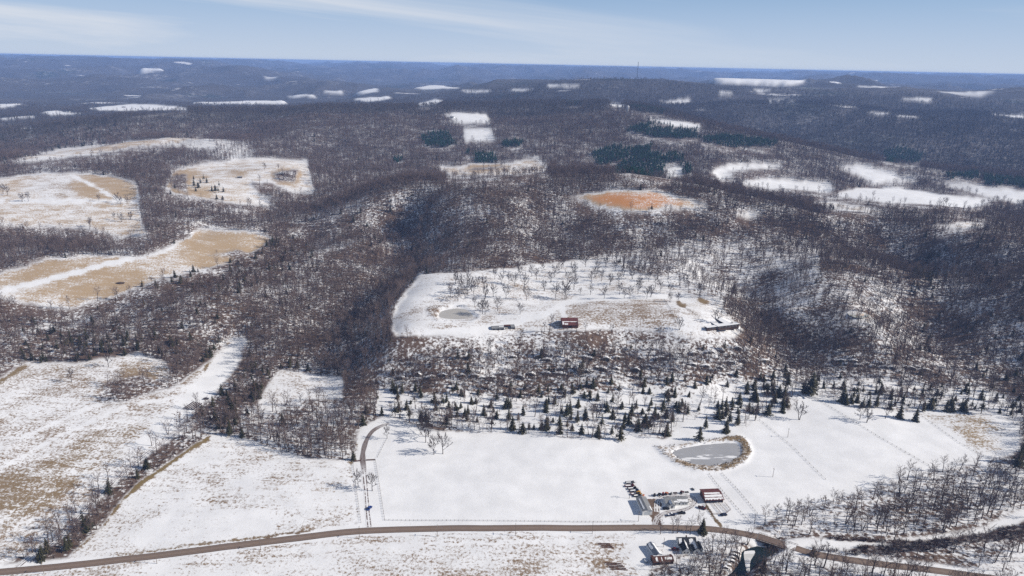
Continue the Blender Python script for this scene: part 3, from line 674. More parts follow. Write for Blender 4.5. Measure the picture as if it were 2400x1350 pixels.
class Tubes:
    def __init__(s): s.v, s.f = [], []
    def tube(s, p0, p1, r0, r1, n=3, tip=False):
        d = (p1 - p0)
        if d.length < 1e-5: return
        d.normalize()
        a = d.orthogonal().normalized(); b = d.cross(a)
        k = len(s.v)
        for i in range(n):
            t = 2 * math.pi * i / n
            s.v.append(p0 + (a * math.cos(t) + b * math.sin(t)) * r0)
        if tip:
            s.v.append(p1)
            for i in range(n): s.f.append((k + i, k + (i + 1) % n, k + n))
        else:
            for i in range(n):
                t = 2 * math.pi * i / n
                s.v.append(p1 + (a * math.cos(t) + b * math.sin(t)) * r1)
            for i in range(n): s.f.append((k + i, k + (i + 1) % n, k + n + (i + 1) % n, k + n + i))
    def quad(s, c, u, w):
        k = len(s.v)
        s.v += [c - u, c + w * .6, c + u, c - w * .6]
        s.f.append((k, k + 1, k + 2, k + 3))

def bare_tree_geo(seed, h=15.0, spread=.42, nl=9, nb=5, nt_=4, tw=.055, low=.3, rust=False, forks=1):
    r = random.Random(seed)
    T, Cn, Lf = Tubes(), Tubes(), Tubes()
    def rv(s): return Vector((r.uniform(-s, s), r.uniform(-s, s), r.uniform(-s, s)))
    R = h * .0195
    for fk in range(forks):
        lean = rv(.05) if forks == 1 else Vector((math.cos(fk * 2.4) * .16, math.sin(fk * 2.4) * .16, 0))
        p = Vector((0, 0, -.3)) + lean * 2
        segs = [p]
        for k in range(1, 6):
            p = p + Vector((lean.x, lean.y, 1)) * (h * .16) + rv(.25) * Vector((1, 1, 0)).length * .5
            segs.append(p)
        for k in range(5):
            T.tube(segs[k], segs[k + 1], R * (1.12 - k * .2), R * (1.12 - (k + 1) * .2), 5 if k < 2 else 4)
        for i in range(nl):
            t = low + (1 - low) * (i + r.random() * .6) / nl
            q = t * 5; k = min(int(q), 4)
            s = segs[k].lerp(segs[k + 1], q - k)
            a = i * 2.4 + r.uniform(-.4, .4)
            L = h * spread * (1 - .55 * abs(t - low - .2)) * r.uniform(.75, 1.1)
            up = .35 + .7 * t
            d = Vector((math.cos(a), math.sin(a), up)).normalized()
            rr = R * (.62 - .38 * t)
            pp = [s]
            for k2 in range(3):
                d = (d + Vector((0, 0, .16)) + rv(.16)).normalized()
                pp.append(pp[-1] + d * L / 3)
            for k2 in range(3):
                T.tube(pp[k2], pp[k2 + 1], rr * (1 - k2 * .28), rr * (1 - (k2 + 1) * .28), 3)
            for j in range(nb):
                t2 = .3 + .7 * (j + r.random()) / nb
                q2 = t2 * 3; k2 = min(int(q2), 2)
                s2 = pp[k2].lerp(pp[k2 + 1], q2 - k2)
                d2 = (d + rv(.9) + Vector((0, 0, .1))).normalized()
                L2 = L * r.uniform(.28, .5)
                m2 = s2 + d2 * L2 * .5; e2 = m2 + (d2 + rv(.35) + Vector((0, 0, .2))).normalized() * L2 * .5
                Cn.tube(s2, m2, rr * .42, rr * .3, 3); Cn.tube(m2, e2, rr * .3, tw * .5, 3)
                for w in range(nt_):
                    s3 = s2.lerp(m2, r.random()) if w % 2 else m2.lerp(e2, r.random())
                    d3 = (d2 + rv(.9) + Vector((0, 0, .15))).normalized()
                    e3 = s3 + d3 * r.uniform(.7, 1.5) * h / 15
                    Cn.tube(s3, e3, tw, .01, 3, True)
                    if rust and r.random() < .75:
                        for _ in range(2):
                            u = rv(1).normalized() * r.uniform(.25, .5); w_ = rv(1).normalized() * r.uniform(.25, .5)
                            Lf.quad(s3.lerp(e3, r.random()), u, w_)
    return T, Cn, Lf

def evergreen_geo(seed, h=10.0, w=.27, skirt=.06, snowy=False, loose=.0, density=1.0):
    r = random.Random(seed)
    T, Cn = Tubes(), Tubes()
    T.tube(Vector((0, 0, -.3)), Vector((0, 0, h * .6)), h * .022, h * .012, 5)
    T.tube(Vector((0, 0, h * .6)), Vector((0, 0, h * .97)), h * .012, .02, 4, True)
    z = h * skirt
    while z < h * .985:
        t = z / h
        rad = h * w * (1 - t) ** .8 * (1 + loose * r.uniform(-.6, .5)) + .12
        nbr = max(4, int((7 + 5 * (1 - t)) * density))
        a0 = r.random() * 6.28
        for i in range(nbr):
            a = a0 + 6.283 * i / nbr + r.uniform(-.25, .25)
            L = rad * r.uniform(.72, 1.15)
            dr = Vector((math.cos(a), math.sin(a), 0)); sd = Vector((-dr.y, dr.x, 0))
            z0 = z + r.uniform(-.2, .2) * h * .04
            for k in range(3):
                f = (k + .7) / 3
                c = dr * L * f + Vector((0, 0, z0 - L * .28 * f * f + L * .05))
                s_ = L * (.26 - .03 * k) + .12
                Cn.quad(c, (dr + Vector((0, 0, r.uniform(-.75, .1)))).normalized() * s_ * 1.15, (sd + Vector((0, 0, r.uniform(-.5, .5)))).normalized() * s_ * 1.35)
                Cn.quad(c - Vector((0, 0, s_ * .3)), (dr * .5 + sd * r.uniform(-.6, .6) + Vector((0, 0, -.7))).normalized() * s_, sd * s_ * .9)
        z += h * .058 * r.uniform(.85, 1.2) * (1 + .4 * (1 - t))
    return T, Cn

def shrub_geo(seed, h=2.4, n=26, tw=.045):
    r = random.Random(seed)
    Cn = Tubes()
    for i in range(n):
        a = r.random() * 6.28; sp = r.uniform(.15, .75)
        d = Vector((math.cos(a) * sp, math.sin(a) * sp, 1)).normalized()
        p0 = Vector((math.cos(a) * .3, math.sin(a) * .3, -.1)); p1 = p0 + d * h * r.uniform(.5, .9)
        Cn.tube(p0, p1, tw, tw * .6, 3)
        for k in range(3):
            s = p0.lerp(p1, r.uniform(.4, 1)); e = s + (d + Vector((r.uniform(-.9, .9), r.uniform(-.9, .9), r.uniform(-.2, .6)))).normalized() * h * r.uniform(.25, .5)
            Cn.tube(s, e, tw * .7, .01, 3, True)
    return Cn

def joined(name, parts):
    vs_, fs, mi, mats = [], [], [], []
    for T, m in parts:
        if not T.f: continue
        k = len(vs_); vs_ += T.v
        fs += [tuple(i + k for i in f) for f in T.f]; mi += [len(mats)] * len(T.f); mats.append(m)
    return mesh_from(name, vs_, fs, mats, mi=mi)
def proto_pool(name, meshes):
    c = bpy.data.collections.new(name)
    for k, me in enumerate(meshes):
        c.objects.link(bpy.data.objects.new('%s_%02d' % (name, k), me))
    return c

BARE = [(s, h, sp, nl, lo, fk) for s, h, sp, nl, lo, fk in ((1, 19, .27, 10, .45, 1), (2, 21, .24, 10, .52, 1), (3, 17, .31, 9, .40, 1), (4, 20, .26, 11, .48, 1), (5, 18, .27, 6, .42, 2), (6, 22, .22, 10, .55, 1))]
bare_geo = [bare_tree_geo(s, h, sp, nl, 5, 5, .06, lo, False, fk) for s, h, sp, nl, lo, fk in BARE]
OAK = [(11, 17, .42, 11, .28, 1), (12, 18, .38, 11, .32, 1), (13, 16, .46, 10, .26, 1), (14, 18, .36, 7, .30, 2)]
oak_geo = [bare_tree_geo(s, h, sp, nl, 6, 7, .11, lo, False, fk) for s, h, sp, nl, lo, fk in OAK]
rust_geo = [bare_tree_geo(31 + k, 15, .36, 9, 5, 4, .05, .28, True) for k in range(2)]
ever_geo = [evergreen_geo(51, 14, .24, .05), evergreen_geo(52, 12, .28, .03, loose=.3), evergreen_geo(53, 17, .20, .14, loose=.4), evergreen_geo(54, 13, .26, .06, loose=.6, density=.85), evergreen_geo(55, 9, .38, .02, loose=.8, density=.9), evergreen_geo(56, 16, .21, .34, loose=.9, density=.8), evergreen_geo(57, 11, .33, .12, loose=.9, density=.8)]
sap_geo = [bare_tree_geo(71 + k, 12, .24, 7, 4, 3, .05, .40) for k in range(2)]

woods_pool = proto_pool('bare_wood', [joined('bare%d' % k, ((g[0], BARK), (g[1], TWIG))) for k, g in enumerate(bare_geo)] + [joined('sap%d' % k, ((g[0], BARK), (g[1], TWIG))) for k, g in enumerate(sap_geo)] + [joined('rust%d' % k, ((g[0], BARK), (g[1], TWIG), (g[2], DRYLEAF))) for k, g in enumerate(rust_geo)])
NB, NS, NR = len(bare_geo), len(sap_geo), len(rust_geo)
far_geo = [bare_tree_geo(81 + k, 19, .30, 8, 5, 4, .12, .40) for k in range(4)]
far_pool = proto_pool('far_wood', [joined('farw%d' % k, ((g[0], DISTB), (g[1], DISTT))) for k, g in enumerate(far_geo)])
ever_pool = proto_pool('evergreen', [joined('ever%d' % k, ((g[0], BARK), (g[1], NEEDLE))) for k, g in enumerate(ever_geo)])
pine_pool = proto_pool('pinewood', [joined('pinew%d' % k, ((g[0], BARK), (g[1], PINEN))) for k, g in enumerate([evergreen_geo(91, 15, .22, .2, loose=.5), evergreen_geo(92, 16, .25, .25, loose=.6)])])
shrub_pool = proto_pool('brush', [joined('brush%d' % k, ((shrub_geo(101 + k, 2.2 + .5 * k), BRUSHM),)) for k in range(3)])

def scatter_object(name, P, rot, scl, idx, pool, label, cat):
    """one object of kind stuff: many trees nobody could count, set out on points by geometry nodes"""
    me = bpy.data.meshes.new(name)
    me.vertices.add(len(P)); me.vertices.foreach_set('co', np.asarray(P, np.float32).ravel())
    a = me.attributes.new('turn', 'FLOAT_VECTOR', 'POINT'); a.data.foreach_set('vector', np.asarray(rot, np.float32).ravel())
    a = me.attributes.new('size', 'FLOAT', 'POINT'); a.data.foreach_set('value', np.asarray(scl, np.float32))
    a = me.attributes.new('sort', 'INT', 'POINT'); a.data.foreach_set('value', np.asarray(idx, np.int32))
    o = link_mesh(name, me)
    ng = bpy.data.node_groups.new(name, 'GeometryNodeTree')
    ng.interface.new_socket('Geometry', in_out='INPUT', socket_type='NodeSocketGeometry')
    ng.interface.new_socket('Geometry', in_out='OUTPUT', socket_type='NodeSocketGeometry')
    gi, go = ng.nodes.new('NodeGroupInput'), ng.nodes.new('NodeGroupOutput')
    ci = ng.nodes.new('GeometryNodeCollectionInfo'); ci.inputs['Collection'].default_value = pool
    ci.inputs['Separate Children'].default_value = True; ci.inputs['Reset Children'].default_value = True
    ip = ng.nodes.new('GeometryNodeInstanceOnPoints'); ip.inputs['Pick Instance'].default_value = True
    def attr(nm, ty):
        nd = ng.nodes.new('GeometryNodeInputNamedAttribute'); nd.data_type = ty; nd.inputs['Name'].default_value = nm
        return [s for s in nd.outputs if s.enabled and s.name == 'Attribute'][0]
    ng.links.new(gi.outputs[0], ip.inputs['Points']); ng.links.new(ci.outputs[0], ip.inputs['Instance'])
    ng.links.new(attr('turn', 'FLOAT_VECTOR'), ip.inputs['Rotation']); ng.links.new(attr('size', 'FLOAT'), ip.inputs['Scale']); ng.links.new(attr('sort', 'INT'), ip.inputs['Instance Index'])
    ng.links.new(ip.outputs[0], go.inputs[0])
    md = o.modifiers.new('set_out', 'NODES'); md.node_group = ng
    return tag(o, label, cat, None, 'stuff')

runmax = np.maximum.accumulate((Hh - CAM_H) / DD, axis=0)
def candidates(d0, d1, sp, jit=.46, lim=.74):
    xs = np.arange(-d1 * math.sin(lim), d1 * math.sin(lim), sp); ys = np.arange(d0 * .70, d1, sp)
    X, Y = np.meshgrid(xs, ys); X, Y = X.ravel(), Y.ravel()
    d = np.hypot(X, Y)
    k = (d > d0) & (d < d1) & (np.abs(np.arctan2(X, Y)) < lim)
    X, Y = X[k], Y[k]
    X = X + rng.uniform(-jit, jit, len(X)) * sp; Y = Y + rng.uniform(-jit, jit, len(Y)) * sp
    i, j = cell(X, Y)
    z = hs(X, Y); d = np.hypot(X, Y)
    vis = (z + 17 - CAM_H) / d > runmax[i, j] - .0005
    return X[vis], Y[vis], z[vis], d[vis], i[vis], j[vis]

CLEAR = []      # (x, y, radius) kept free of scattered trees
class Wood: pass
def sow():
    out = {'bare': [], 'ever': [], 'far': [], 'pine': []}
    for d0, d1, sp in ((330, 1500, 6.0), (1500, 2700, 7.2), (2700, 5000, 9.5)):
        X, Y, Z, D, i, j = candidates(d0, d1, sp)
        f = forest[i, j] > .5
        q = dens[i, j] * (0.80 + .5 * (vnoise(X / 60, Y / 60, 77) - .3)) * (1 - .85 * np.clip((D - 3400) / 1500, 0, 1))
        keep = f & (rng.random(len(X)) < q) & ~wat[i, j] & ~brush[i, j]
        ao = np.maximum(across_open(X, Y, Z, 20), across_open(X, Y, Z, 9)); keep &= ~((rng.random(len(X)) < np.where(D < 700, .6, .9)) & ((ao == 1) | ((ao == 2) & ~pine[i, j])) & (D > 560))
        for cx, cy, r in CLEAR:
            keep &= (X - cx) ** 2 + (Y - cy) ** 2 > r * r
        X, Y, Z, D, i, j = (a[keep] for a in (X, Y, Z, D, i, j))
        u = rng.random(len(X)); pn = pine[i, j]
        e = (u < ever[i, j]) & ~pn
        ru = (u > 1 - rust[i, j])
        sc = rng.uniform(.5, 1.18, len(X)) * (1.0 if sp < 9 else 1.18)
        rot = np.c_[rng.normal(0, .055, len(X)), rng.normal(0, .055, len(X)), rng.uniform(0, 6.28, len(X))]
        P = np.c_[X, Y, Z]
        for nm, m in (('pine', pn), ('ever', e), ('bare' if d0 < 2000 else 'far', ~pn & ~e)):
            out[nm].append((P[m], rot[m], sc[m], ru[m], D[m]))
    return {k: [np.concatenate([t[c] for t in v]) for c in range(5)] for k, v in out.items()}

# ------------------------------------------------------------------ roads, water, bridge
ORD = ['closest', 'second closest', 'third closest', 'fourth closest', 'fifth closest', 'sixth closest', 'seventh closest', 'eighth closest', 'ninth closest', 'tenth closest', 'eleventh closest', 'twelfth closest',
       'thirteenth closest', 'fourteenth closest', 'fifteenth closest', 'sixteenth closest', 'seventeenth closest', 'eighteenth closest', 'nineteenth closest', 'twentieth closest'] + ['%dth closest' % k for k in range(21, 80)]
def smooth_path(P, step=3.0):
    P = np.asarray(P, float)[:, :2]
    out = []
    for i in range(len(P) - 1):
        p0, p1, p2, p3 = P[max(i - 1, 0)], P[i], P[i + 1], P[min(i + 2, len(P) - 1)]
        k = max(2, int(np.hypot(*(p2 - p1)) / step))
        for t in np.arange(k) / k:
            out.append(.5 * (2 * p1 + (p2 - p0) * t + (2 * p0 - 5 * p1 + 4 * p2 - p3) * t * t + (3 * p1 - p0 - 3 * p2 + p3) * t ** 3))
    out.append(P[-1])
    return np.array(out)
def ribbon(name, path, width, mat, lift=.12, across=5, jag=.0, along=None):
    c = smooth_path(path)
    t = np.gradient(c, axis=0); t /= np.linalg.norm(t, axis=1)[:, None]
    nrm = np.c_[-t[:, 1], t[:, 0]]
    a = np.linspace(-1, 1, across)
    wj = 1 + jag * (vnoise(np.arange(len(c)) / 3.0, np.zeros(len(c)), 3) - .5) * 2
    X = c[:, 0, None] + nrm[:, 0, None] * a[None] * width / 2 * wj[:, None]; Y = c[:, 1, None] + nrm[:, 1, None] * a[None] * width / 2 * wj[:, None]
    Z = hs(X, Y); Z = np.maximum(Z, Z.mean(1)[:, None] - .05) + lift - .03 * np.abs(a)[None] * width / 6
    me = grid_mesh(name, X, Y, Z)
    al = np.linspace(0, 1, len(c)) if along is None else np.interp(np.linspace(0, 1, len(c)), *along)
    colattr(me, 'lane', np.repeat((a[None] * .5 + .5), len(c), 0), np.repeat(al[:, None], across, 1))
    me.materials.append(mat)
    return me
def road_material():
    m, nt, b = new_mat('dusty_asphalt')
    p = geopos(nt)
    s = N(nt, 'ShaderNodeSeparateColor'); nt.links.new(N(nt, 'ShaderNodeAttribute', attribute_name='lane').outputs['Color'], s.inputs[0])
    a = mth(nt, 'ABSOLUTE', mth(nt, 'SUBTRACT', s.outputs[0], .5))
    n1 = noise(nt, p, .25, 5, .6)
    c = mix(nt, n1, (.175, .128, .10), (.255, .19, .15))
    edge = rng_(nt, mth(nt, 'ADD', a, mth(nt, 'MULTIPLY', n1, .12)), .44, .52)
    c = mix(nt, edge, c, (.085, .055, .042))
    tr = rng_(nt, mth(nt, 'ABSOLUTE', mth(nt, 'SUBTRACT', a, .24)), .10, .03)
    c = mix(nt, mth(nt, 'MULTIPLY', tr, .5), c, (.12, .088, .07))
    nt.links.new(c, b.inputs['Base Color']); b.inputs['Roughness'].default_value = .8
    return m
def track_material():
    m, nt, b = new_mat('rutted_snow_track')
    p = geopos(nt)
    s = N(nt, 'ShaderNodeSeparateColor'); nt.links.new(N(nt, 'ShaderNodeAttribute', attribute_name='lane').outputs['Color'], s.inputs[0])
    a = mth(nt, 'ABSOLUTE', mth(nt, 'SUBTRACT', s.outputs[0], .5))
    n1 = noise(nt, p, .35, 5, .65)
    rut = rng_(nt, mth(nt, 'ABSOLUTE', mth(nt, 'SUBTRACT', a, .24)), .15, .06)
    dirt = mix(nt, n1, (.085, .055, .048), (.15, .10, .085))
    melted = mth(nt, 'MAXIMUM', mth(nt, 'MULTIPLY', rut, rng_(nt, n1, .36, .56)), s.outputs[1])
    c = mix(nt, melted, (.78, .785, .80), dirt)
    nt.links.new(c, b.inputs['Base Color']); b.inputs['Roughness'].default_value = .85
    return m
MROAD, MTRACK = road_material(), track_material()
road_w = ground(np.array([p[0] for p in ROAD]), np.array([p[1] for p in ROAD]))
ib = [k for k, p in enumerate(ROAD) if p[0] == 1778.6][0]
tag(link_mesh('road', ribbon('road', road_w[:ib + 1], 7.2, MROAD, .14)), None, None, None, 'structure')
tag(link_mesh('road', ribbon('road', road_w[ib + 1:], 7.2, MROAD, .14)), None, None, None, 'structure')
DRIVE = pts('866,1235 862,1200 858,1150 853,1100 850,1075 852,1055 860,1030 873,1011 890,1000 912,992')
dw = ground(np.array([p[0] for p in DRIVE]), np.array([p[1] for p in DRIVE]))
tag(link_mesh('driveway', ribbon('driveway', dw, 4.6, MTRACK, .10, 7, .15, ([0, .1, .46, .56, .9, 1], [.0, .0, .02, .85, .85, .2]))), None, None, None, 'structure')
YD = pts('1534,1237 1537,1222 1548,1208 1566,1200 1590,1198 1612,1192 1626,1182 1630,1172 1618,1164 1590,1161 1562,1162 1546,1168 1540,1180 1541,1200')
yw = ground(np.array([p[0] for p in YD]), np.array([p[1] for p in YD]))
tag(link_mesh('farmyard_lane', ribbon('farmyard_lane', yw, 4.2, MTRACK, .09, 7, .2, ([0, 1], [.45, .12]))), None, None, None, 'structure')
TW = pts('36,1334 76,1302 111,1281 149,1249 188,1208 250,1144 294,1105 354,1055 414,1016 448,995 480,975')
tw = ground(np.array([p[0] for p in TW]), np.array([p[1] for p in TW]))
tag(link_mesh('farm_track', ribbon('farm_track', tw, 4.0, MTRACK, .10, 7, .2, ([0, 1], [.0, .1]))), None, None, None, 'structure')

def sheet(name, poly, mat, z, grow=1.0, kind='structure'):
    P = ground(np.array([p[0] for p in poly]), np.array([p[1] for p in poly]))[:, :2]
    c = P.mean(0)
    P = c + (P - c) * (1 + grow / np.linalg.norm(P - c, axis=1))[:, None]
    P = smooth_path(np.r_[P, P[:1]], 2.5)[:-1]
    me = mesh_from(name, [(x, y, z) for x, y in P], [tuple(range(len(P)))], mat)
    if me.polygons[0].normal.z < 0: me.flip_normals()
    return tag(link_mesh(name, me), None, None, None, kind)
def ice_material(name, c1, c2, snow):
    m, nt, b = new_mat(name)
    p = geopos(nt)
    c = mix(nt, noise(nt, p, .06, 5, .6), c1, c2)
    sn = rng_(nt, noise(nt, scaled(nt, p, (.02, .09, .1), .1), 1.0, 5, .6), .62 - snow, .66 - snow)
    c = mix(nt, sn, c, (.78, .785, .80))
    nt.links.new(c, b.inputs['Base Color']); b.inputs['Roughness'].default_value = .42
    return m
def pond_level(poly, up):
    m = inpoly(PX, PY, poly) & seen
    return float(np.median(Hh[m])) + up
zl = pond_level(LOWPOND_IN, 1.45)
MICE = ice_material('grey_pond_ice', (.30, .305, .32), (.40, .40, .41), .06)
sheet('pond', LOWPOND_IN, MICE, zl, 4.5)
sheet('pond', UPPOND_IN, ice_material('pale_pond_ice', (.40, .385, .36), (.47, .45, .42), -.05), pond_level(UPPOND_IN, .3), 1.0)
sheet('pond', SMPOND_IN, ice_material('small_pond_ice', (.45, .45, .41), (.52, .52, .47), -.05), pond_level(SMPOND_IN, .3), 1.0)
mw, nt, b = new_mat('creek_water')
nt.links.new(mix(nt, noise(nt, geopos(nt), .08, 4), (.006, .014, .012), (.016, .022, .018)), b.inputs['Base Color'])
b.inputs['Roughness'].default_value = .08; b.inputs['Specular IOR Level'].default_value = .5
zw = float(np.percentile(Hh[wat & seen], 45)) + .9
sheet('water', WATER, mw, zw, 2.5)
sheet('creek_ice', pts('1745,1293 1768,1293 1767,1303 1759,1316 1757,1330 1757,1342 1751,1345 1747,1330 1744,1312 1743,1300'), ice_material('creek_ice', (.50, .51, .50), (.64, .64, .64), .12), zw + .05, 0)
sheet('creek_ice', pts('1768,1275 1785,1279 1799,1284 1792,1285 1775,1281'), ice_material('shore_ice', (.55, .55, .55), (.7, .7, .7), .2), zw + .05, 0)

# ------------------------------------------------------------------ building blocks
class MB:
    """collects shapes, then links them as one mesh object"""
    def __init__(s): s.v, s.f = [], []
    def box(s, x0, x1, y0, y1, z0, z1, tf=None):
        k = len(s.v)
        v = [Vector((x, y, z)) for z in (z0, z1) for x, y in ((x0, y0), (x1, y0), (x1, y1), (x0, y1))]
        s.v += [tf @ q for q in v] if tf else v
        s.f += [tuple(i + k for i in f) for f in ((0, 3, 2, 1), (4, 5, 6, 7), (0, 1, 5, 4), (1, 2, 6, 5), (2, 3, 7, 6), (3, 0, 4, 7))]
        return s
    def prism(s, prof, x0, x1):
        """a y-z outline carried along x"""
        k, n = len(s.v), len(prof)
        s.v += [Vector((x0, y, z)) for y, z in prof] + [Vector((x1, y, z)) for y, z in prof]
        s.f += [tuple(k + n - 1 - i for i in range(n)), tuple(k + n + i for i in range(n))]
        s.f += [(k + i, k + (i + 1) % n, k + n + (i + 1) % n, k + n + i) for i in range(n)]
        return s
    def poly(s, P, th):
        k, n = len(s.v), len(P)
        P = [Vector(p) for p in P]
        s.v += P + [p - Vector((0, 0, th)) for p in P]
        s.f += [tuple(k + i for i in range(n)), tuple(k + 2 * n - 1 - i for i in range(n))]
        s.f += [(k + (i + 1) % n, k + i, k + n + i, k + n + (i + 1) % n) for i in range(n)]
        return s
    def rod(s, p0, p1, r, n=6, r1=None):
        p0, p1 = Vector(p0), Vector(p1)
        t = Tubes(); t.tube(p0, p1, r, r if r1 is None else r1, n)
        k = len(s.v); s.v += t.v; s.f += [tuple(i + k for i in f) for f in t.f]
        s.f += [tuple(k + n - 1 - i for i in range(n)), tuple(k + n + i for i in range(n))]
        return s
    def wheel(s, x, y, z, r, w, n=12):
        return s.rod((x, y - w / 2, z), (x, y + w / 2, z), r, n)
    def build(s, name, mat, parent=None):
        me = mesh_from(name, s.v, s.f, mat)
        bm = bmesh.new(); bm.from_mesh(me); bmesh.ops.recalc_face_normals(bm, faces=bm.faces); bm.to_mesh(me); bm.free()
        return link_mesh(name, me, parent)
def thing(name, loc, yaw, label, cat, group=None):
    o = bpy.data.objects.new(name, None); COL.objects.link(o)
    o.location = loc; o.rotation_euler = (0, 0, yaw); o.empty_display_size = .5
    return tag(o, label, cat, group)
def copy_thing(root, loc, yaw, label, scale=1.0):
    r = root.copy(); COL.objects.link(r); r.location = loc; r.rotation_euler = (0, 0, yaw); r['label'] = label
    r.scale = (scale,) * 3
    for ch in root.children:
        c = ch.copy(); COL.objects.link(c); c.parent = r
        for g in ch.children:
            d = g.copy(); COL.objects.link(d); d.parent = c
    return r
def at(px, py, dz=0.0):
    p = ground(px, py); return Vector((p.x, p.y, p.z + dz))
def low_at(px, py, rad=3.0):
    p = ground(px, py)
    z = min(hs(p.x + dx_, p.y + dy_) for dx_ in (-rad, 0, rad) for dy_ in (-rad, 0, rad))
    return Vector((p.x, p.y, float(z)))
def yaw_of(a, b_):
    d = ground(*b_) - ground(*a); return math.atan2(d.y, d.x)
WHITE = plain('white_siding', (.74, .74, .72), .6, .06); GREYM = plain('grey_metal_roof', (.24, .245, .25), .45, .10, .6)
DARKROOF = plain('dark_shingle', (.030, .032, .038), .8, .2, 1.5); REDROOF = plain('red_roof_metal', (.14, .046, .040), .6, .2, .5, col2=(.10, .035, .03))
RUST = plain('rusty_metal', (.12, .045, .03), .8, .3, 1.2, col2=(.05, .026, .02)); REDROOFS = plain('red_roof_under_snow', (.20, .05, .04), .55, .18, .5, snow=.5)
GREYS = plain('grey_roof_under_snow', (.22, .225, .235), .5, .1, .6, snow=.42); BARNWOOD = plain('weathered_boards', (.10, .07, .055), .9, .25, 1.2)
BROWNWALL = plain('brown_wall', (.075, .045, .035), .85, .2, 1.0); SNOWM = plain('lying_snow', (.82, .825, .84), .9, .03, .5)
GLASS = plain('dark_window', (.02, .025, .03), .12, .05); DARK = plain('dark_opening', (.012, .011, .012), .9, .1); CONC = plain('concrete', (.33, .32, .30), .85, .12)
TYRE = plain('tyre_rubber', (.018, .018, .018), .85, .1); BLUEP = plain('blue_paint', (.02, .055, .25), .35, .08); NAVYP = plain('navy_paint', (.012, .02, .055), .35, .1)
BLACKP = plain('black_paint', (.014, .014, .017), .35, .1); REDP = plain('red_paint', (.28, .03, .022), .45, .15); ORANGEP = plain('orange_paint', (.50, .13, .03), .5, .15)
YELLOWP = plain('yellow_paint', (.62, .32, .03), .5, .15, col2=(.4, .19, .03)); GREYP = plain('grey_paint', (.11, .11, .12), .5, .15); MAROON = plain('maroon_paint', (.10, .014, .018), .35, .1); WHITEP = plain('white_paint', (.7, .7, .7), .4, .05)
POLEW = plain('pole_wood', (.20, .155, .115), .9, .2); POSTW = plain('post_wood', (.12, .095, .08), .9, .2); WIRE = plain('fence_wire', (.12, .11, .105), .6, .1)
ROCK = plain('sandstone', (.20, .165, .14), .9, .3, .6, snow=.62); TANKM = plain('tank_steel', (.30, .34, .38), .4, .08)

def gable(root, L, Wd, eave, ridge, wall, roof, over=.5, th=.18, x0=None, y0=0.0, axis='x', snow_strips=()):
    """walls with gable ends and two roof slopes; the ridge runs along x (or y)"""
    xa = -L / 2 if x0 is None else x0; xb = xa + L
    h = Wd / 2
    tf = Matrix.Identity(4) if axis == 'x' else Matrix.Rotation(math.pi / 2, 4, 'Z')
    def add(mb, name, mat):
        mb.v = [tf @ q for q in mb.v]; return mb.build(name, mat, root)
    add(MB().prism([(y0 - h, -.6), (y0 + h, -.6), (y0 + h, eave), (y0, ridge), (y0 - h, eave)], xa, xb), 'wall', wall)
    sl = (ridge - eave) / h
    for s in (-1, 1):
        ye, ze = y0 + s * (h + over), eave - over * sl
        pr = [(ye, ze + .02), (y0, ridge + .02), (y0, ridge + .02 + th), (ye, ze + .02 + th)]
        r = add(MB().prism(pr, xa - over, xb + over), 'roof_slope', roof)
        for (sgn, u0, u1, t0, t1) in snow_strips:
            if sgn == s:
                f = lambda t: (y0 + s * (h + over) * (1 - t), ze + (ridge - ze) * t + .02 + th)
                a, b_ = f(t0), f(t1)
                rr = random.Random(int(u0 * 100) + int(t0 * 1000))
                mb = MB(); k = 7; top, bot = [], []
                for q in range(k):
                    u = xa + (u0 + (u1 - u0) * q / (k - 1)) * L
                    j0, j1 = rr.uniform(0, .25), rr.uniform(0, .25)
                    bot.append((u, a[0] + (b_[0] - a[0]) * j0, a[1] + (b_[1] - a[1]) * j0 + .14)); top.append((u, b_[0] + (a[0] - b_[0]) * j1, b_[1] + (a[1] - b_[1]) * j1 + .14))
                P = bot + top[::-1]
                mb.poly(P, .12)
                o = add(mb, 'roof_snow', SNOWM)
                me_p = o; me_p.parent = r
def openings(root, specs, mat=None, frame=None):
    """(name, x0, x1, y0, y1, z0, z1, material): doors and windows set 3 mm proud of the wall"""
    for nm, x0, x1, y0, y1, z0, z1, m in specs:
        o = MB().box(x0, x1, y0, y1, z0, z1).build(nm, WHITEP if nm == 'window' else m, root)
        if nm == 'window':
            e = .03
            fx, fy = (abs(x1 - x0) > abs(y1 - y0)), (abs(x1 - x0) <= abs(y1 - y0))
            if fx: MB().box(x0 + .12, x1 - .12, y0 - e, y1 + e, z0 + .12, z1 - .12).build('pane', GLASS, o)
            else: MB().box(x0 - e, x1 + e, y0 + .12, y1 - .12, z0 + .12, z1 - .12).build('pane', GLASS, o)

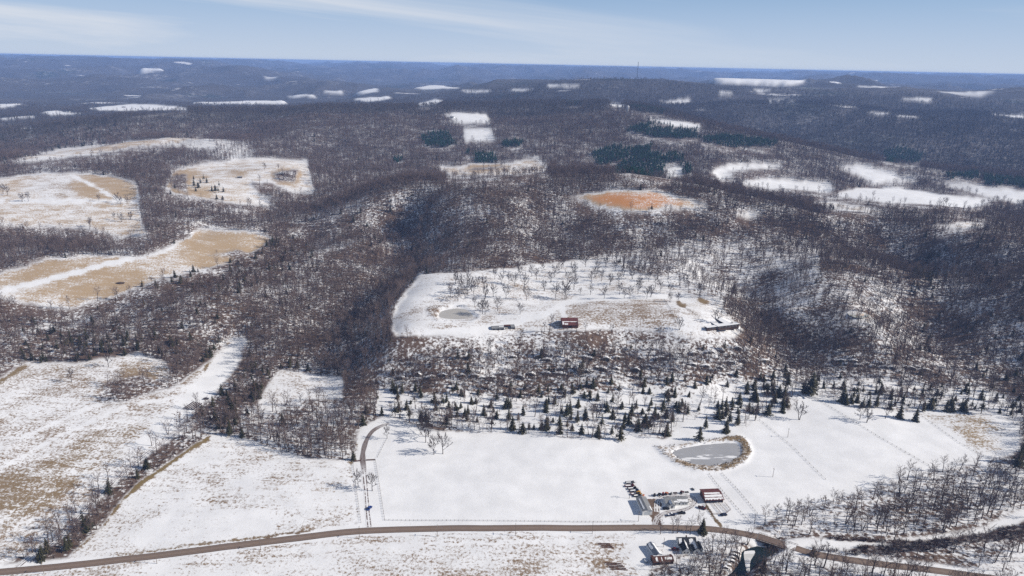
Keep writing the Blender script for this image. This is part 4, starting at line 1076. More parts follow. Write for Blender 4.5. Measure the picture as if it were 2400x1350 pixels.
# ------------------------------------------------------------------ farmyard above the road
p = low_at(1509, 1191); y = yaw_of((1512, 1208), (1499, 1180))
t = thing('machine_shed', p, y, 'long grey metal shed with pale end wall beside the muddy yard', 'shed')
gable(t, 18, 8.0, 4.0, 5.4, WHITE, GREYM, .4, snow_strips=((1, .1, .85, .3, .62), (-1, .02, .3, .1, .35)))
openings(t, [('door', -9.06, -8.9, -2.2, 2.2, 0, 3.3, plain('pale_door', (.5, .53, .55), .5, .05)), ('window', -3, -1.8, -4.04, -3.96, 1.4, 2.4, GLASS), ('window', 3, 4.2, -4.04, -3.96, 1.4, 2.4, GLASS)])
CLEAR.append((p.x, p.y, 14))
p = low_at(1583, 1178); y = yaw_of((1560, 1184.5), (1612, 1182.5))
t = thing('farmhouse', p, y, 'long white farmhouse with snow on its grey roof and gabled porch', 'house')
gable(t, 18.5, 8.2, 3.0, 5.0, WHITE, GREYM, .5, snow_strips=((-1, .52, 1.0, .12, .72), (-1, .35, .62, .06, .4), (1, .2, .5, .3, .6)))
MB().prism([(-3.9, -.5), (-3.9, 3.1), (0, 3.1), (0, -.5)], -5.0, -4.9)
g = MB()
mbp = MB(); mbp.v, mbp.f = [], []
def cross_gable(root, xc, wd, y0, y1, eave, ridge, wall, roof, over=.4, snow=False):
    """a wing whose ridge runs out along -y from the main roof"""
    h = wd / 2
    m = MB(); k = 0
    prof = [(xc - h, -.6), (xc + h, -.6), (xc + h, eave), (xc, ridge), (xc - h, eave)]
    m.v = [Vector((x, yy, z)) for yy in (y0, y1) for x, z in prof]
    m.f = [(0, 1, 2, 3, 4), (9, 8, 7, 6, 5)] + [(i, (i + 1) % 5, 5 + (i + 1) % 5, 5 + i) for i in range(5)]
    m.build('wall', wall, root)
    sl = (ridge - eave) / h
    for s in (-1, 1):
        xe, ze = xc + s * (h + over), eave - over * sl
        q = MB(); q.poly([(xe, y0 - over, ze + .2), (xc, y0 - over, ridge + .2), (xc, y1, ridge + .2), (xe, y1, ze + .2)], .16)
        r = q.build('roof_slope', roof, root)
        if snow and s in snow:
            q = MB(); q.poly([(xe + (xc - xe) * .1, y0 + .3, ze + .27), (xc - (xc - xe) * .05, y0, ridge + .27), (xc - (xc - xe) * .05, y1 - .3, ridge + .27), (xe + (xc - xe) * .5, y1 - .5, (ze + ridge) / 2 + .27)], .08)
            # keep it on the slope
            for w in q.v: w.z += 0
            q.build('roof_snow', SNOWM, r)
cross_gable(t, -5.2, 5.0, -7.4, -2.0, 3.0, 4.7, WHITE, GREYM, .4, (-1,))
openings(t, [('door', -5.8, -4.7, -7.46, -7.36, 0, 2.2, GREYP), ('window', -2.2, -.8, -4.14, -4.04, 1.0, 2.3, GLASS), ('window', 1.2, 2.6, -4.14, -4.04, 1.0, 2.3, GLASS), ('window', 4.4, 5.8, -4.14, -4.04, 1.0, 2.3, GLASS), ('window', 7, 8, -4.14, -4.04, 1.0, 2.3, GLASS)])
MB().box(2.2, 3.0, .6, 1.3, 4.2, 5.8).build('chimney', CONC, t)
CLEAR.append((p.x, p.y, 14))
p = low_at(1667, 1168); y = yaw_of((1648, 1179), (1696, 1177))
t = thing('hay_barn', p, y, 'red roofed open fronted hay barn striped with melting snow', 'barn')
m = MB(); m.box(-7.6, 7.6, 6.0, 6.2, -.5, 4.6); m.box(-7.7, -7.5, -6.0, 6.0, -.5, 4.0); m.box(7.5, 7.7, -6.0, 6.0, -.5, 4.0); m.build('wall', RUST, t)
sl = [(-7.2, 3.2), (1.0, 5.6), (7.0, 4.4)]
for k, (a, b_) in enumerate(zip(sl[:-1], sl[1:])):
    r = MB().prism([a, b_, (b_[0], b_[1] + .18), (a[0], a[1] + .18)], -8.2, 8.2).build('roof_slope', REDROOF, t)
    if k == 0:
        for t0, t1, u0, u1 in ((.02, .30, -7.9, 7.6), (.36, .66, -7.4, 7.4), (.71, .92, -6.8, 6.4)):
            rr = random.Random(int(t0 * 99)); bot, top = [], []
            for q in range(13):
                u = u0 + (u1 - u0) * q / 12
                j0 = t0 + (rr.uniform(0, .16) if t0 < .1 and q % 2 else rr.uniform(0, .03)); j1 = t1 - rr.uniform(0, .04)
                for L_, j in ((bot, j0), (top, j1)): L_.append((u, a[0] + (b_[0] - a[0]) * j, a[1] + (b_[1] - a[1]) * j + .32))
            MB().poly(bot + top[::-1], .12).build('roof_snow', SNOWM, r)
for x in (-7.2, -3.6, 0, 3.6, 7.2):
    MB().box(x - .14, x + .14, -6.3, -6.0, -.6, 3.42).build('post', POSTW, t)
MB().box(-7.2, 7.2, 1.0, 5.8, -.3, 2.6).build('hay_stack', plain('old_hay', (.24, .18, .09), .95, .25, 1.2), t)
CLEAR.append((p.x, p.y, 14))

# ------------------------------------------------------------------ house and sheds below the road
p = low_at(1612, 1281); y = yaw_of((1595, 1290), (1637, 1290))
t = thing('house', p, y, 'white house with dark hipped roof and snow lying in its roof valleys', 'house')
gable(t, 13, 8.5, 3.2, 6.6, WHITE, DARKROOF, .5, x0=-7.5, y0=2.2, snow_strips=((-1, .02, .2, .05, .9), (-1, .62, .85, .05, .9), (1, .3, .6, .1, .4)))
cross_gable(t, -3.6, 5.6, -8.6, 1.0, 3.2, 5.6, WHITE, DARKROOF, .45, (1,))
cross_gable(t, 4.4, 5.2, -8.2, 1.0, 3.0, 5.3, WHITE, DARKROOF, .45, (-1,))
cross_gable(t, 7.9, 2.9, -6.6, 1.5, 2.8, 3.9, WHITE, DARKROOF, .35)
MB().box(-.6, 1.6, -5.5, -1.9, -.4, .3).build('porch', CONC, t)
openings(t, [('door', -.2, .9, -2.12, -2.02, .3, 2.4, BROWNWALL), ('window', -5.6, -4.4, -8.68, -8.58, 1.0, 2.3, GLASS), ('window', -3.0, -1.8, -8.68, -8.58, 1.0, 2.3, GLASS), ('window', 3.6, 5.2, -8.28, -8.18, 1.0, 2.3, GLASS), ('window', 7.4, 8.4, -6.68, -6.58, 1.0, 2.1, GLASS), ('window', -7.58, -7.48, -.4, .8, 1.0, 2.3, GLASS), ('window', -6.5, -5.8, -3.5, -2.2, 1.0, 2.3, GLASS)])
MB().box(-1.4, -.6, 2.6, 3.4, 5.6, 7.6).build('chimney', RUST, t)
CLEAR.append((p.x, p.y, 13)); CLEAR.append((p.x - 1, p.y - 12, 10))
p = low_at(1533, 1296); y = yaw_of((1541, 1309), (1527, 1289))
t = thing('storage_shed', p, y, 'narrow white walled shed with snow patched roof beside the red barn', 'shed')
gable(t, 13.5, 5.6, 3.2, 4.6, WHITE, plain('blue_grey_roof', (.16, .18, .22), .5, .12), .3, snow_strips=((1, .5, .98, .1, .8), (-1, .05, .95, .05, .85)))
openings(t, [('window', -2, -.9, -2.84, -2.76, 1.2, 2.2, GLASS), ('door', 2, 3.2, -2.84, -2.76, 0, 2.1, GREYP)])
CLEAR.append((p.x, p.y, 10))
p = low_at(1551, 1316); y = yaw_of((1530, 1325), (1575, 1321.5))
t = thing('red_barn_shed', p, y, 'low red and rust barn with white stripe on its roof by brushy bank', 'barn')
gable(t, 15, 7.0, 2.8, 4.3, BROWNWALL, RUST, .4, snow_strips=((-1, .6, .95, .3, .85), (-1, .14, .24, .02, .98), (-1, .42, .46, .02, .98), (1, .1, .9, .1, .7)))
openings(t, [('door', -5, -2.4, -3.56, -3.46, 0, 2.4, DARK), ('door', 1.0, 3.6, -3.56, -3.46, 0, 2.4, DARK)])
CLEAR.append((p.x, p.y, 11))
p = low_at(1514, 1317)
t = thing('water_tank', p, 0, 'round blue grey stock tank in the shade of the red barn', 'tank')
MB().rod((0, 0, -.3), (0, 0, 1.5), 1.5, 20).build('tank_wall', TANKM, t); MB().rod((0, 0, 1.5), (0, 0, 1.62), 1.58, 20).build('rim', TANKM, t); MB().rod((0, 0, 1.62), (0, 0, 1.75), 1.2, 14, .6).build('lid', SNOWM, t)

# ------------------------------------------------------------------ hilltop pasture buildings
p = low_at(1334, 760); y = yaw_of((1315, 768), (1355, 766.5))
t = thing('red_barn', p, y, 'dark red barn with high centre roof and lower lean-to in the hilltop pasture', 'barn')
gable(t, 18.5, 8, 6.2, 8.6, RUST, REDROOF, .6)
r = MB().prism([(-10.5, 3.0), (-3.9, 5.9), (-3.9, 6.1), (-10.5, 3.2)], -9.6, 9.6).build('lean_to_roof', REDROOF, t)
for u0, u1, t0, t1 in ((-9, 8.8, .72, .96), (-9, -7.2, .1, .72), (-6.5, -2.5, .1, .45)):
    f = lambda q: (-10.5 + 6.6 * q, 3.2 + 2.9 * q + .16)
    rr = random.Random(int(u1 * 9)); bot = [(u0 + (u1 - u0) * k / 8, *f(t0 + rr.uniform(0, .1))) for k in range(9)]; top = [(u0 + (u1 - u0) * k / 8, *f(t1 - rr.uniform(0, .06))) for k in range(9)]
    MB().poly(bot + top[::-1], .12).build('roof_snow', SNOWM, r)
MB().prism([(10.0, 3.2), (3.9, 5.9), (3.9, 6.1), (10.0, 3.4)], -9.6, 9.6).build('lean_to_roof', REDROOF, t)
MB().box(-9.2, 9.2, -10.1, -4.0, -.5, 2.9).build('lean_to_wall', RUST, t); MB().box(-9.2, 9.2, 4.0, 9.6, -.5, 3.0).build('lean_to_wall', RUST, t)
openings(t, [('door', -1.8, 1.8, -10.18, -10.08, 0, 2.6, DARK), ('door', 9.22, 9.34, -8.5, -5.5, 0, 2.6, BARNWOOD), ('door', -9.34, -9.22, -8.5, -5.5, 0, 2.6, DARK)])
CLEAR.append((p.x, p.y, 18))
p = low_at(1166, 770); y = yaw_of((1151, 775.5), (1182, 775))
t = thing('long_shed', p, y, 'low long grey metal shed at the pasture edge above the woods', 'shed')
gable(t, 14.5, 8, 2.4, 3.4, GREYP, GREYM, .3, snow_strips=((-1, .62, .98, .55, .95),))
for k in range(3): MB().box(-6 + 5 * k, -4 + 5 * k, -4.08, -3.98, 0, 2.0).build('door', DARK, t)
p = low_at(1194, 768.5)
t = thing('open_shed', p, y, 'open fronted shed with broken roof joined to the long grey shed', 'shed')
MB().box(-6.0, 6.0, 3.4, 3.6, -.4, 3.2).build('wall', BARNWOOD, t); MB().box(5.8, 6.0, -3.4, 3.4, -.4, 2.8).build('wall', GREYP, t)
MB().prism([(-3.6, 2.4), (3.8, 3.3), (3.8, 3.45), (-3.6, 2.55)], 1.5, 6.3).build('roof_slope', GREYM, t)
MB().prism([(.4, 2.9), (3.8, 3.3), (3.8, 3.45), (.4, 3.05)], -6.3, 1.45).build('roof_slope', RUST, t)
for x in (-5.8, -2.0, 1.6): MB().box(x - .12, x + .12, -3.4, -3.15, -.4, 2.4).build('post', POSTW, t)
for k in range(3): MB().box(-4.6 + 1.5 * k, -3.5 + 1.5 * k, -1.5 + .4 * k, .2, -.2, 1.1).build('hay_bale', plain('bale%d' % k, (.2, .15, .08), .95), t)
CLEAR.append((p.x - 8, p.y, 16))
p = at(1690, 768, .4); y = yaw_of((1645, 771), (1732, 776))
t = thing('ranch_house', p, y, 'sprawling flat roofed house deep in snow on the bluff edge', 'house')
def flatwing(x0, x1, y0, y1, h, nm='wing', roofm=None):
    MB().box(x0, x1, y0, y1, -2.5, h).build('wall', BROWNWALL, t)
    r = MB().box(x0 - .6, x1 + .6, y0 - .6, y1 + .6, h + .003, h + .3).build('roof', DARKROOF, t)
    MB().box(x0 - .45, x1 + .45, y0 - .45, y1 + .45, h + .303, h + .5).build('roof_snow', SNOWM, r)
flatwing(-22, -8, -3.4, 1.2, 3.0); flatwing(-7.9, 22, -4.2, 2.2, 3.3)
flatwing(-7.0, -1.2, 2.8, 14.0, 3.0); flatwing(6.0, 13, 2.8, 20.0, 3.2)
for k in range(9): openings(t, [('window', -19 + 4.4 * k, -17 + 4.4 * k, -4.3 if -19 + 4.4 * k > -8 else -3.5, -4.15 if -19 + 4.4 * k > -8 else -3.35, .8, 2.4, GLASS)])
MB().box(14, 15.4, -1.2, .2, 3.2, 5.2).build('chimney', CONC, t)
MB().box(-7, 6, -7.4, -4.3, -.6, .0).build('deck', BARNWOOD, t)
CLEAR.append((p.x, p.y + 4, 25)); CLEAR.append((p.x - 16, p.y, 12)); CLEAR.append((p.x + 16, p.y, 12))
p = low_at(562, 417); t = thing('field_shed', p, .2, 'small brown shed with snowy roof by a bare field corner', 'shed')
gable(t, 10, 7, 2.8, 4.2, BROWNWALL, GREYS, .4); openings(t, [('door', -1.4, 1.4, -3.56, -3.46, 0, 2.4, DARK)])
p = low_at(1471, 264); t = thing('silo', p, 0, 'white tower standing at the end of a snowy ridge clearing', 'silo')
MB().rod((0, 0, -1), (0, 0, 24), 5.0, 18).build('silo_wall', WHITEP, t); MB().rod((0, 0, 24.0), (0, 0, 27), 5.3, 18, .8).build('dome', WHITEP, t)
for px, py, h, w_ in ((1493, 188, 120, 'taller lattice radio mast on the wooded skyline'), (1547, 183, 85, 'shorter radio mast on the crest of the wooded skyline')):
    p = at(px, py); t = thing('radio_mast', p, 0, w_, 'mast', 'radio masts on the skyline')
    MB().rod((0, 0, -2), (0, 0, h), 2.2, 4, 1.6).build('mast', GREYP, t)
    for k in range(3): MB().rod((0, 0, h * .85), (math.cos(k * 2.09) * h * .3, math.sin(k * 2.09) * h * .3, 0), .25, 3).build('guy_wire', GREYP, t)
for px, py, L, cm, lb in ((1060, 276, 16, WHITE, 'pale house in a snowy clearing on the middle ridge'), (505, 243, 18, WHITE, 'pale farm building beside the valley fields'), (290, 252, 16, RUST, 'dark barn among the snowy valley fields'), (160, 263, 16, WHITE, 'pale house beyond the wooded ridge'), (60, 248, 18, GREYP, 'grey barn at the far valley clearing'), (1560, 404, 12, WHITE, 'small pale house between the dark pine blocks'), (660, 409, 11, BARNWOOD, 'weathered barn beside the thicket in the sloping snowfield')):
    p = low_at(px, py); t = thing('distant_house', p, .3 * math.sin(px), lb, 'house')
    gable(t, L, L * .6, 3.5, 6.2, cm, GREYS, .5)
    openings(t, [('door', -1.2, 1.2, -L * .3 - .05, -L * .3 + .05, 0, 2.4, DARK), ('window', L * .2, L * .2 + 1.5, -L * .3 - .05, -L * .3 + .05, 1, 2.4, GLASS)])

# ------------------------------------------------------------------ bridge
A_, B_ = at(1778.6, 1258.5), at(1865.5, 1285)
A_.z = max(A_.z, float(hs(*(road_w[ib][:2])))) + .1; B_.z = float(hs(*(road_w[ib + 1][:2]))) + .1
d = B_ - A_; L = d.length
t = thing('bridge', (A_ + B_) / 2, math.atan2(d.y, d.x), 'long brown plank road bridge with striped deck over the dark creek', 'bridge')
bw = 4.3
for k_ in (-.45, -.15, .15, .45):
    q_ = (A_ + B_) / 2 + d * k_; CLEAR.append((q_.x, q_.y, 13)); CLEAR.append((q_.x - 2, q_.y - 12, 9))
MB().box(-L / 2 - 1, L / 2 + 1, -bw, bw, -.55, -.05).build('deck', CONC, t)
for k in range(5):
    ya = -bw + .35 + k * (2 * bw - .7) / 5
    MB().box(-L / 2 - .6, L / 2 + .6, ya + .22, ya + (2 * bw - .7) / 5 - .22, -.047, .09).build('plank', plain('deck_board%d' % k, (.20 + .01 * (k % 2), .14, .11), .9, .15, .8), t)
for s in (-1, 1):
    MB().box(-L / 2 - 1, L / 2 + 1, s * bw - .12, s * bw + .12, -1.2, -.553 + .5).build('girder', RUST, t)
    r = MB().box(-L / 2 - 1, L / 2 + 1, s * (bw + .02) - .08, s * (bw + .02) + .08, .75, .95).build('rail', RUST, t)
    for q in range(12):
        x = -L / 2 + L * (q + .5) / 12
        MB().box(x - .09, x + .09, s * (bw + .02) - .09, s * (bw + .02) + .09, -.05, .747).build('rail_post', RUST, r)
for x in (-L * .18, L * .18): MB().box(x - .5, x + .5, -bw + .2, bw - .2, -7, -1.203).build('pier', CONC, t)
for x in (-L / 2 - .6, L / 2 + .6): MB().box(x - .9, x + .9, -bw - .3, bw + .3, -6, -.6).build('abutment', CONC, t)

# ------------------------------------------------------------------ poles, fences
POLE0 = None
def pole(px, py, h, label, cross=True):
    global POLE0
    p = at(px, py)
    yw_ = .05 * math.sin(px)
    if POLE0 is not None:
        o = copy_thing(POLE0, p, yw_, label); o.scale = (1, 1, h / 11.0); return
    t = thing('utility_pole', p, yw_, label, 'pole', 'utility poles along the road and fields')
    MB().rod((0, 0, -.5), (0, 0, 11), .19, 7, .13).build('pole', POLEW, t)
    a = MB().box(-.1, .1, -1.2, 1.2, 10.0, 10.22).build('crossarm', POLEW, t)
    for yy in (-1, 0, 1): MB().rod((0, yy, 10.22), (0, yy, 10.5), .07, 6).build('insulator', WHITEP, a)
    POLE0 = t
for px, py, h, lb in ((843, 1262, 11, 'wooden utility pole opposite the driveway mouth'), (1025, 1258, 11, 'wooden utility pole, first along the road from the driveway towards the bridge'), (1208, 1255, 11, 'wooden utility pole midway between driveway and farmyard'),
                      (1388, 1251, 11, 'wooden utility pole by the field corner short of the farmyard'), (611, 1289, 11, 'wooden utility pole, first along the road away from driveway and bridge'), (368, 1321, 11, 'wooden utility pole below the field that narrows to a point'),
                      (103, 1344, 9, 'wooden utility pole nearest the creek culvert'), (1496, 1222, 9, 'wooden pole beside the grey machine shed'), (1636, 1222, 11, 'wooden pole between farmhouse lane and road'), (1768, 1228, 9, 'wooden pole by the field corner near the bridge'),
                      (1846, 1025, 10, 'lone pole in the snowfield beyond the curved pond'), (1811, 1118, 9, 'lone pole in the snowfield below the curved pond'), (1555, 1282, 8, 'pole beside the lane of the white house'), (2046, 1303, 10, 'pole between the road and the dark brush strip')):
    pole(px, py, h, lb)
POST_ME = mesh_from('post', MB().box(-.11, .11, -.11, .11, -.4, 1.35).v, MB().box(-.11, .11, -.11, .11, -.4, 1.35).f, POSTW)
def fence(path, step, label, group=None, cap=300):
    W_ = ground(np.array([p[0] for p in path]), np.array([p[1] for p in path]))[:, :2]
    seg = np.r_[0, np.cumsum(np.hypot(*np.diff(W_, axis=0).T))]
    q = np.arange(0, seg[-1], max(step, seg[-1] / 280))
    x, y_ = np.interp(q, seg, W_[:, 0]), np.interp(q, seg, W_[:, 1]); z = hs(x, y_)
    t = thing('wire_fence', (x[0], y_[0], float(z[0])), 0, label, 'fence', group)
    for k in range(len(q)):
        o = link_mesh('post', POST_ME, t); o.location = (x[k] - x[0], y_[k] - y_[0], float(z[k] - z[0])); o.rotation_euler = (random.gauss(0, .03), random.gauss(0, .03), 0)
    for h in (.45, .85, 1.2):
        m = MB()
        for k in range(len(q) - 1):
            m.rod((x[k] - x[0], y_[k] - y_[0], z[k] - z[0] + h), (x[k + 1] - x[0], y_[k + 1] - y_[0], z[k + 1] - z[0] + h), .025, 3)
        m.build('wire', WIRE, t)
fence(pts('902,1220 1040,1221 1200,1222 1340,1224 1490,1224'), 3.2, 'roadside wire fence along the big snowfield', 'field fences')
fence(pts('880,1079 888,1130 902,1220'), 3.4, 'fence on the snowfield side of the driveway', 'field fences')
fence(pts('827,1086 836,1150 846,1226'), 3.4, 'fence on the ploughed field side of the driveway', 'field fences')
fence(pts('1662,1112 1700,1160 1764,1232'), 3.6, 'darker fence running from the curved pond to the road', 'field fences')
fence(pts('1692,1110 1730,1150 1778,1208'), 3.6, 'thinner fence from the curved pond towards the creek woods', 'field fences')
fence(pts('1895,925 1980,975 2060,1025 2200,1105'), 4.5, 'long fence crossing the snowfield from the tall evergreen to the creek woods', 'field fences')
fence(pts('2118,948 2180,990 2250,1040 2330,1082'), 4.5, 'fence between the smooth snowfield and the rough brown field', 'field fences')
fence(pts('1780,985 1860,1050 1940,1130'), 6, 'faint fence across the middle of the snowfield by the lone poles', 'field fences')
fence(pts('1556,702 1588,777'), 4, 'dark fence dividing the hilltop pasture from the ranch house paddock', 'field fences')
fence(pts('1588,714 1618,728 1642,748'), 4, 'curved fence across the paddock above the ranch house', 'field fences')
fence(pts('905,1032 882,1077'), 4, 'short fence from the driveway gate to a bushy tree', 'field fences')
fence(pts('1655,1183 1672,1212 1690,1232'), 3, 'yard fence between hay barn and road', 'field fences')
# gate walls at the head of the driveway
for px, py, px2, py2, lb in ((830, 1083, 846, 1081, 'dark board gate wing on the woods side of the driveway'), (858, 1080, 879, 1079, 'dark board gate wing on the snowfield side of the driveway')):
    a, b_ = at(px, py), at(px2, py2); d = b_ - a; L = Vector((d.x, d.y)).length
    t = thing('gate_wing', a, math.atan2(d.y, d.x), lb, 'gate', 'board gate wings at the driveway head')
    for k in range(3): MB().box(0, L, -.05, .05, .25 + k * .45, .6 + k * .45).build('board', RUST, t)
    for k in range(4): MB().box(L * k / 3.001 - .1, L * k / 3.001 + .1, .053, .25, -.4, 1.7).build('post', POSTW, t)
# corral by the hay barn
CP = [pts('1652,1182 1668,1206 1700,1206 1712,1196 1698,1180'), pts('1670,1180 1690,1205'), pts('1684,1180 1704,1202')]
for k, c in enumerate(CP):
    W_ = ground(np.array([p[0] for p in c]), np.array([p[1] for p in c]))
    o0 = Vector(W_[0]); t = thing('corral_fence', o0, 0, ('pipe corral fence enclosing the pens below the hay barn', 'pen divider fence nearer the yard below the hay barn', 'pen divider fence farther from the yard below the hay barn')[k], 'fence', 'corral fences by the hay barn')
    for a, b_ in zip(W_[:-1], W_[1:]):
        a, b_ = Vector(a) - o0, Vector(b_) - o0
        for h in (.5, 1.0, 1.5): MB().rod(a + Vector((0, 0, h)), b_ + Vector((0, 0, h)), .07, 5).build('rail', RUST, t)
        nn = max(2, int((b_ - a).length / 3))
        for q in range(nn): MB().rod(a.lerp(b_, q / nn) + Vector((0, 0, -.4)), a.lerp(b_, q / nn) + Vector((0, 0, 1.6)), .09, 5).build('post', RUST, t)

# ------------------------------------------------------------------ vehicles and machinery
def car(px, py, yaw, paint, label, kind='car', snow=False):
    p = at(px, py, .05)
    t = thing('parked_pickup' if kind == 'pickup' else 'parked_car', p, yaw, label, kind, 'vehicles parked at the farms')
    L = 5.4 if kind == 'pickup' else 4.6
    h = L / 2
    if kind == 'pickup':
        body = [(-h, .45), (h, .45), (h, .95), (h - .15, 1.05), (.9, 1.12), (-h, 1.12)]; cab = [(-.5, 1.12), (1.5, 1.12), (.85, 1.82), (-.35, 1.82)]
    else:
        body = [(-h, .4), (h, .4), (h, .8), (h - .3, .95), (-h, 1.0)]; cab = [(-1.7, .98), (1.2, .96), (.5, 1.5), (-1.2, 1.5)]
    def px_prism(prof, w, name, mat, parent, inset=0):
        m = MB(); n_ = len(prof)
        m.v = [Vector((x, -w, z)) for x, z in prof] + [Vector((x, w, z)) for x, z in prof]
        m.f = [tuple(range(n_)), tuple(range(2 * n_ - 1, n_ - 1, -1))] + [(i, (i + 1) % n_, n_ + (i + 1) % n_, n_ + i) for i in range(n_)]
        return m.build(name, mat, parent)
    bo = px_prism(body, .92, 'body', paint, t); ca_ = px_prism(cab, .80, 'cabin', GLASS, t)
    x0, x1 = cab[3][0] + .05, cab[2][0] - .05
    MB().box(x0, x1, -.74, .74, cab[2][1] + .003, cab[2][1] + .08).build('roof', SNOWM if snow else paint, t)
    if kind == 'pickup': MB().box(-h + .15, -.6, -.75, .75, 1.123, 1.16).build('bed', SNOWM if snow else DARK, t)
    for sx in (-h + .95, h - .95):
        for sy in (-.86, .86): w_ = MB().wheel(sx, sy, .36, .37, .24).build('wheel', TYRE, t)
    t.scale = (1.2,) * 3
    for sy in (-.6, .6): MB().box(h - .02, h + .03, sy - .2, sy + .2, .68, .84).build('headlight', WHITEP, t)
car(866, 1192.5, 1.2, BLUEP, 'bright blue car on the snowy driveway near the road')
car(1573, 1208, .15, NAVYP, 'dark blue pickup with snow in its bed in the farmhouse yard', 'pickup', True)
car(1597, 1204, .1, BLACKP, 'black pickup in front of the white farmhouse', 'pickup')
car(1561, 1193.5, .1, BLACKP, 'dark car close to the gabled porch of the farmhouse')
car(1645, 1192, -.5, MAROON, 'dark red pickup with blue shade parked below the hay barn', 'pickup')
car(1582, 1289, .05, MAROON, 'maroon car in the shade of the white house')
car(1696, 1208, .2, NAVYP, 'dark car left in the corral beyond the pens')
car(483, 936, .1, NAVYP, 'dark blue car among the bare creek trees')
def trailer(px, py, yaw, paint, L, label, name='farm_trailer', snow=True):
    p = at(px, py); t = thing(name, p, yaw, label, 'trailer', 'farm trailers and implements parked behind the shed')
    MB().box(-L / 2, L / 2, -1.15, 1.15, .75, .98).build('flatbed', paint, t)
    MB().box(L / 2 + .003, L / 2 + 1.7, -.1, .1, .7, .85).build('drawbar', paint, t)
    for sx in (-L * .28, -L * .1, L * .3):
        for sy in (-1.0, 1.0): MB().wheel(sx, sy, .42, .42, .28).build('wheel', TYRE, t)
    for sy in (-1.1, 1.1): MB().box(-L / 2, L / 2, sy - .05, sy + .05, .983, 1.45).build('side_rail', paint, t)
    if snow: MB().box(-L * .4, L * .2, -.95, .95, .983, 1.1).build('snow_cover', SNOWM, t)
    MB().box(L * .28, L * .45, -.9, .9, .983, 1.9).build('hopper', paint, t)
for k, (px, py, L, m_, lb) in enumerate(((1476, 1132.5, 8.0, GREYP, 'grey farm trailer farthest from the shed in the row'), (1475, 1140, 8.4, MAROON, 'dark red farm trailer second from the field end of the row'), (1481, 1146, 8, BLACKP, 'black flat trailer in the middle of the row'), (1486, 1151.5, 8.4, NAVYP, 'dark blue trailer beside the yellow loader'), (1488, 1158.5, 7.6, MAROON, 'dark red trailer between loader and shed'), (1493, 1163, 6.5, BLACKP, 'black trailer closest to the grey shed'))):
    trailer(px, py, .12 + .03 * k, m_, L, lb)
p = at(1498, 1159); t = thing('wheel_loader', p, -.55, 'yellow wheel loader parked among the trailers behind the shed', 'loader')
MB().box(-2.6, 1.2, -1.1, 1.1, .8, 1.9).build('body', YELLOWP, t); MB().box(-.9, .8, -.8, .8, 1.903, 3.1).build('cab', GLASS, t); MB().box(-1.0, .9, -.9, .9, 3.103, 3.25).build('cab_roof', YELLOWP, t)
for sy in (-.7, .7): MB().rod((1.1, sy, 1.6), (3.3, sy, .8), .16, 5).build('lift_arm', YELLOWP, t)
MB().prism([(-1.4, .1), (1.4, .1), (1.4, 1.0), (-1.4, 1.0)], 3.3, 4.2).build('bucket', ORANGEP, t)
for sx in (-1.8, 1.0):
    for sy in (-1.15, 1.15): MB().wheel(sx, sy, .75, .75, .5).build('wheel', TYRE, t)
def tractor(px, py, yaw, paint, label, small=False):
    p = at(px, py); t = thing('farm_tractor', p, yaw, label, 'tractor', 'row of machines behind the farmhouse')
    s = .85 if small else 1.0
    MB().box(.1 * s, 1.9 * s, -.4 * s, .4 * s, .8 * s, 1.5 * s).build('bonnet', paint, t); MB().box(-1.3 * s, .097 * s, -.55 * s, .55 * s, .7 * s, 1.2 * s).build('chassis', paint, t)
    if not small:
        MB().box(-1.2, .05, -.65, .65, 1.203, 2.3).build('cab', GLASS, t); MB().box(-1.3, .15, -.75, .75, 2.303, 2.45).build('cab_roof', paint, t)
    else: MB().box(-.9, -.4, -.3, .3, 1.023, 1.4).build('seat', BLACKP, t)
    MB().rod((1.2 * s, .0, 1.5 * s), (1.2 * s, .0, 2.1 * s), .07, 5).build('exhaust', GREYP, t)
    for sy in (-.8, .8): MB().wheel(-.8 * s, sy * s, .78 * s, .78 * s, .42 * s).build('rear_wheel', TYRE, t); MB().wheel(1.4 * s, sy * .85 * s, .45 * s, .45 * s, .3 * s).build('front_wheel', TYRE, t)
def harrow(px, py, yaw, paint, label):
    p = at(px, py); t = thing('disc_harrow', p, yaw, label, 'harrow', 'row of machines behind the farmhouse')
    MB().box(-1.6, 1.6, -.08, .08, .7, .85).box(-1.6, 1.6, 1.2, 1.36, .7, .85).box(-.08, .08, .083, 1.197, .7, .85).build('frame', paint, t)
    MB().rod((0, -.08, .78), (0, -1.9, .5), .07, 5).build('drawbar', paint, t)
    for q in range(7):
        MB().rod((-1.5 + q * .5, -.03, .4), (-1.5 + q * .5, .03, .4), .42, 10).build('disc', GREYP, t)
        MB().rod((-1.5 + q * .5, 1.25, .4), (-1.5 + q * .5, 1.31, .4), .42, 10).build('disc', GREYP, t)
for args in ((1534, 1162, 1.2, GREYP, 'grey tractor at the shed end of the machine row'), (1545, 1161, .9, BLACKP, 'black tractor second from the shed in the machine row'), (1554, 1159.5, 1.3, REDP, 'bright red tractor near the farmhouse roof end'), (1562, 1159, .6, ORANGEP, 'orange tractor in the middle of the machine row'), (1598, 1156, .5, MAROON, 'dark red tractor behind the farmhouse chimney')): tractor(*args)
tractor(1572, 1158.5, 1.0, GREYP, 'small grey open tractor beside the orange one', True)
for args in ((1583, 1157.5, .1, MAROON, 'dark red harrow between two tractors behind the farmhouse'), (1610, 1155.5, .15, GREYP, 'grey harrow at the hay barn end of the machine row'), (1625, 1147, 1.9, BLACKP, 'black harrow alone in the snow behind the hay barn')): harrow(*args)
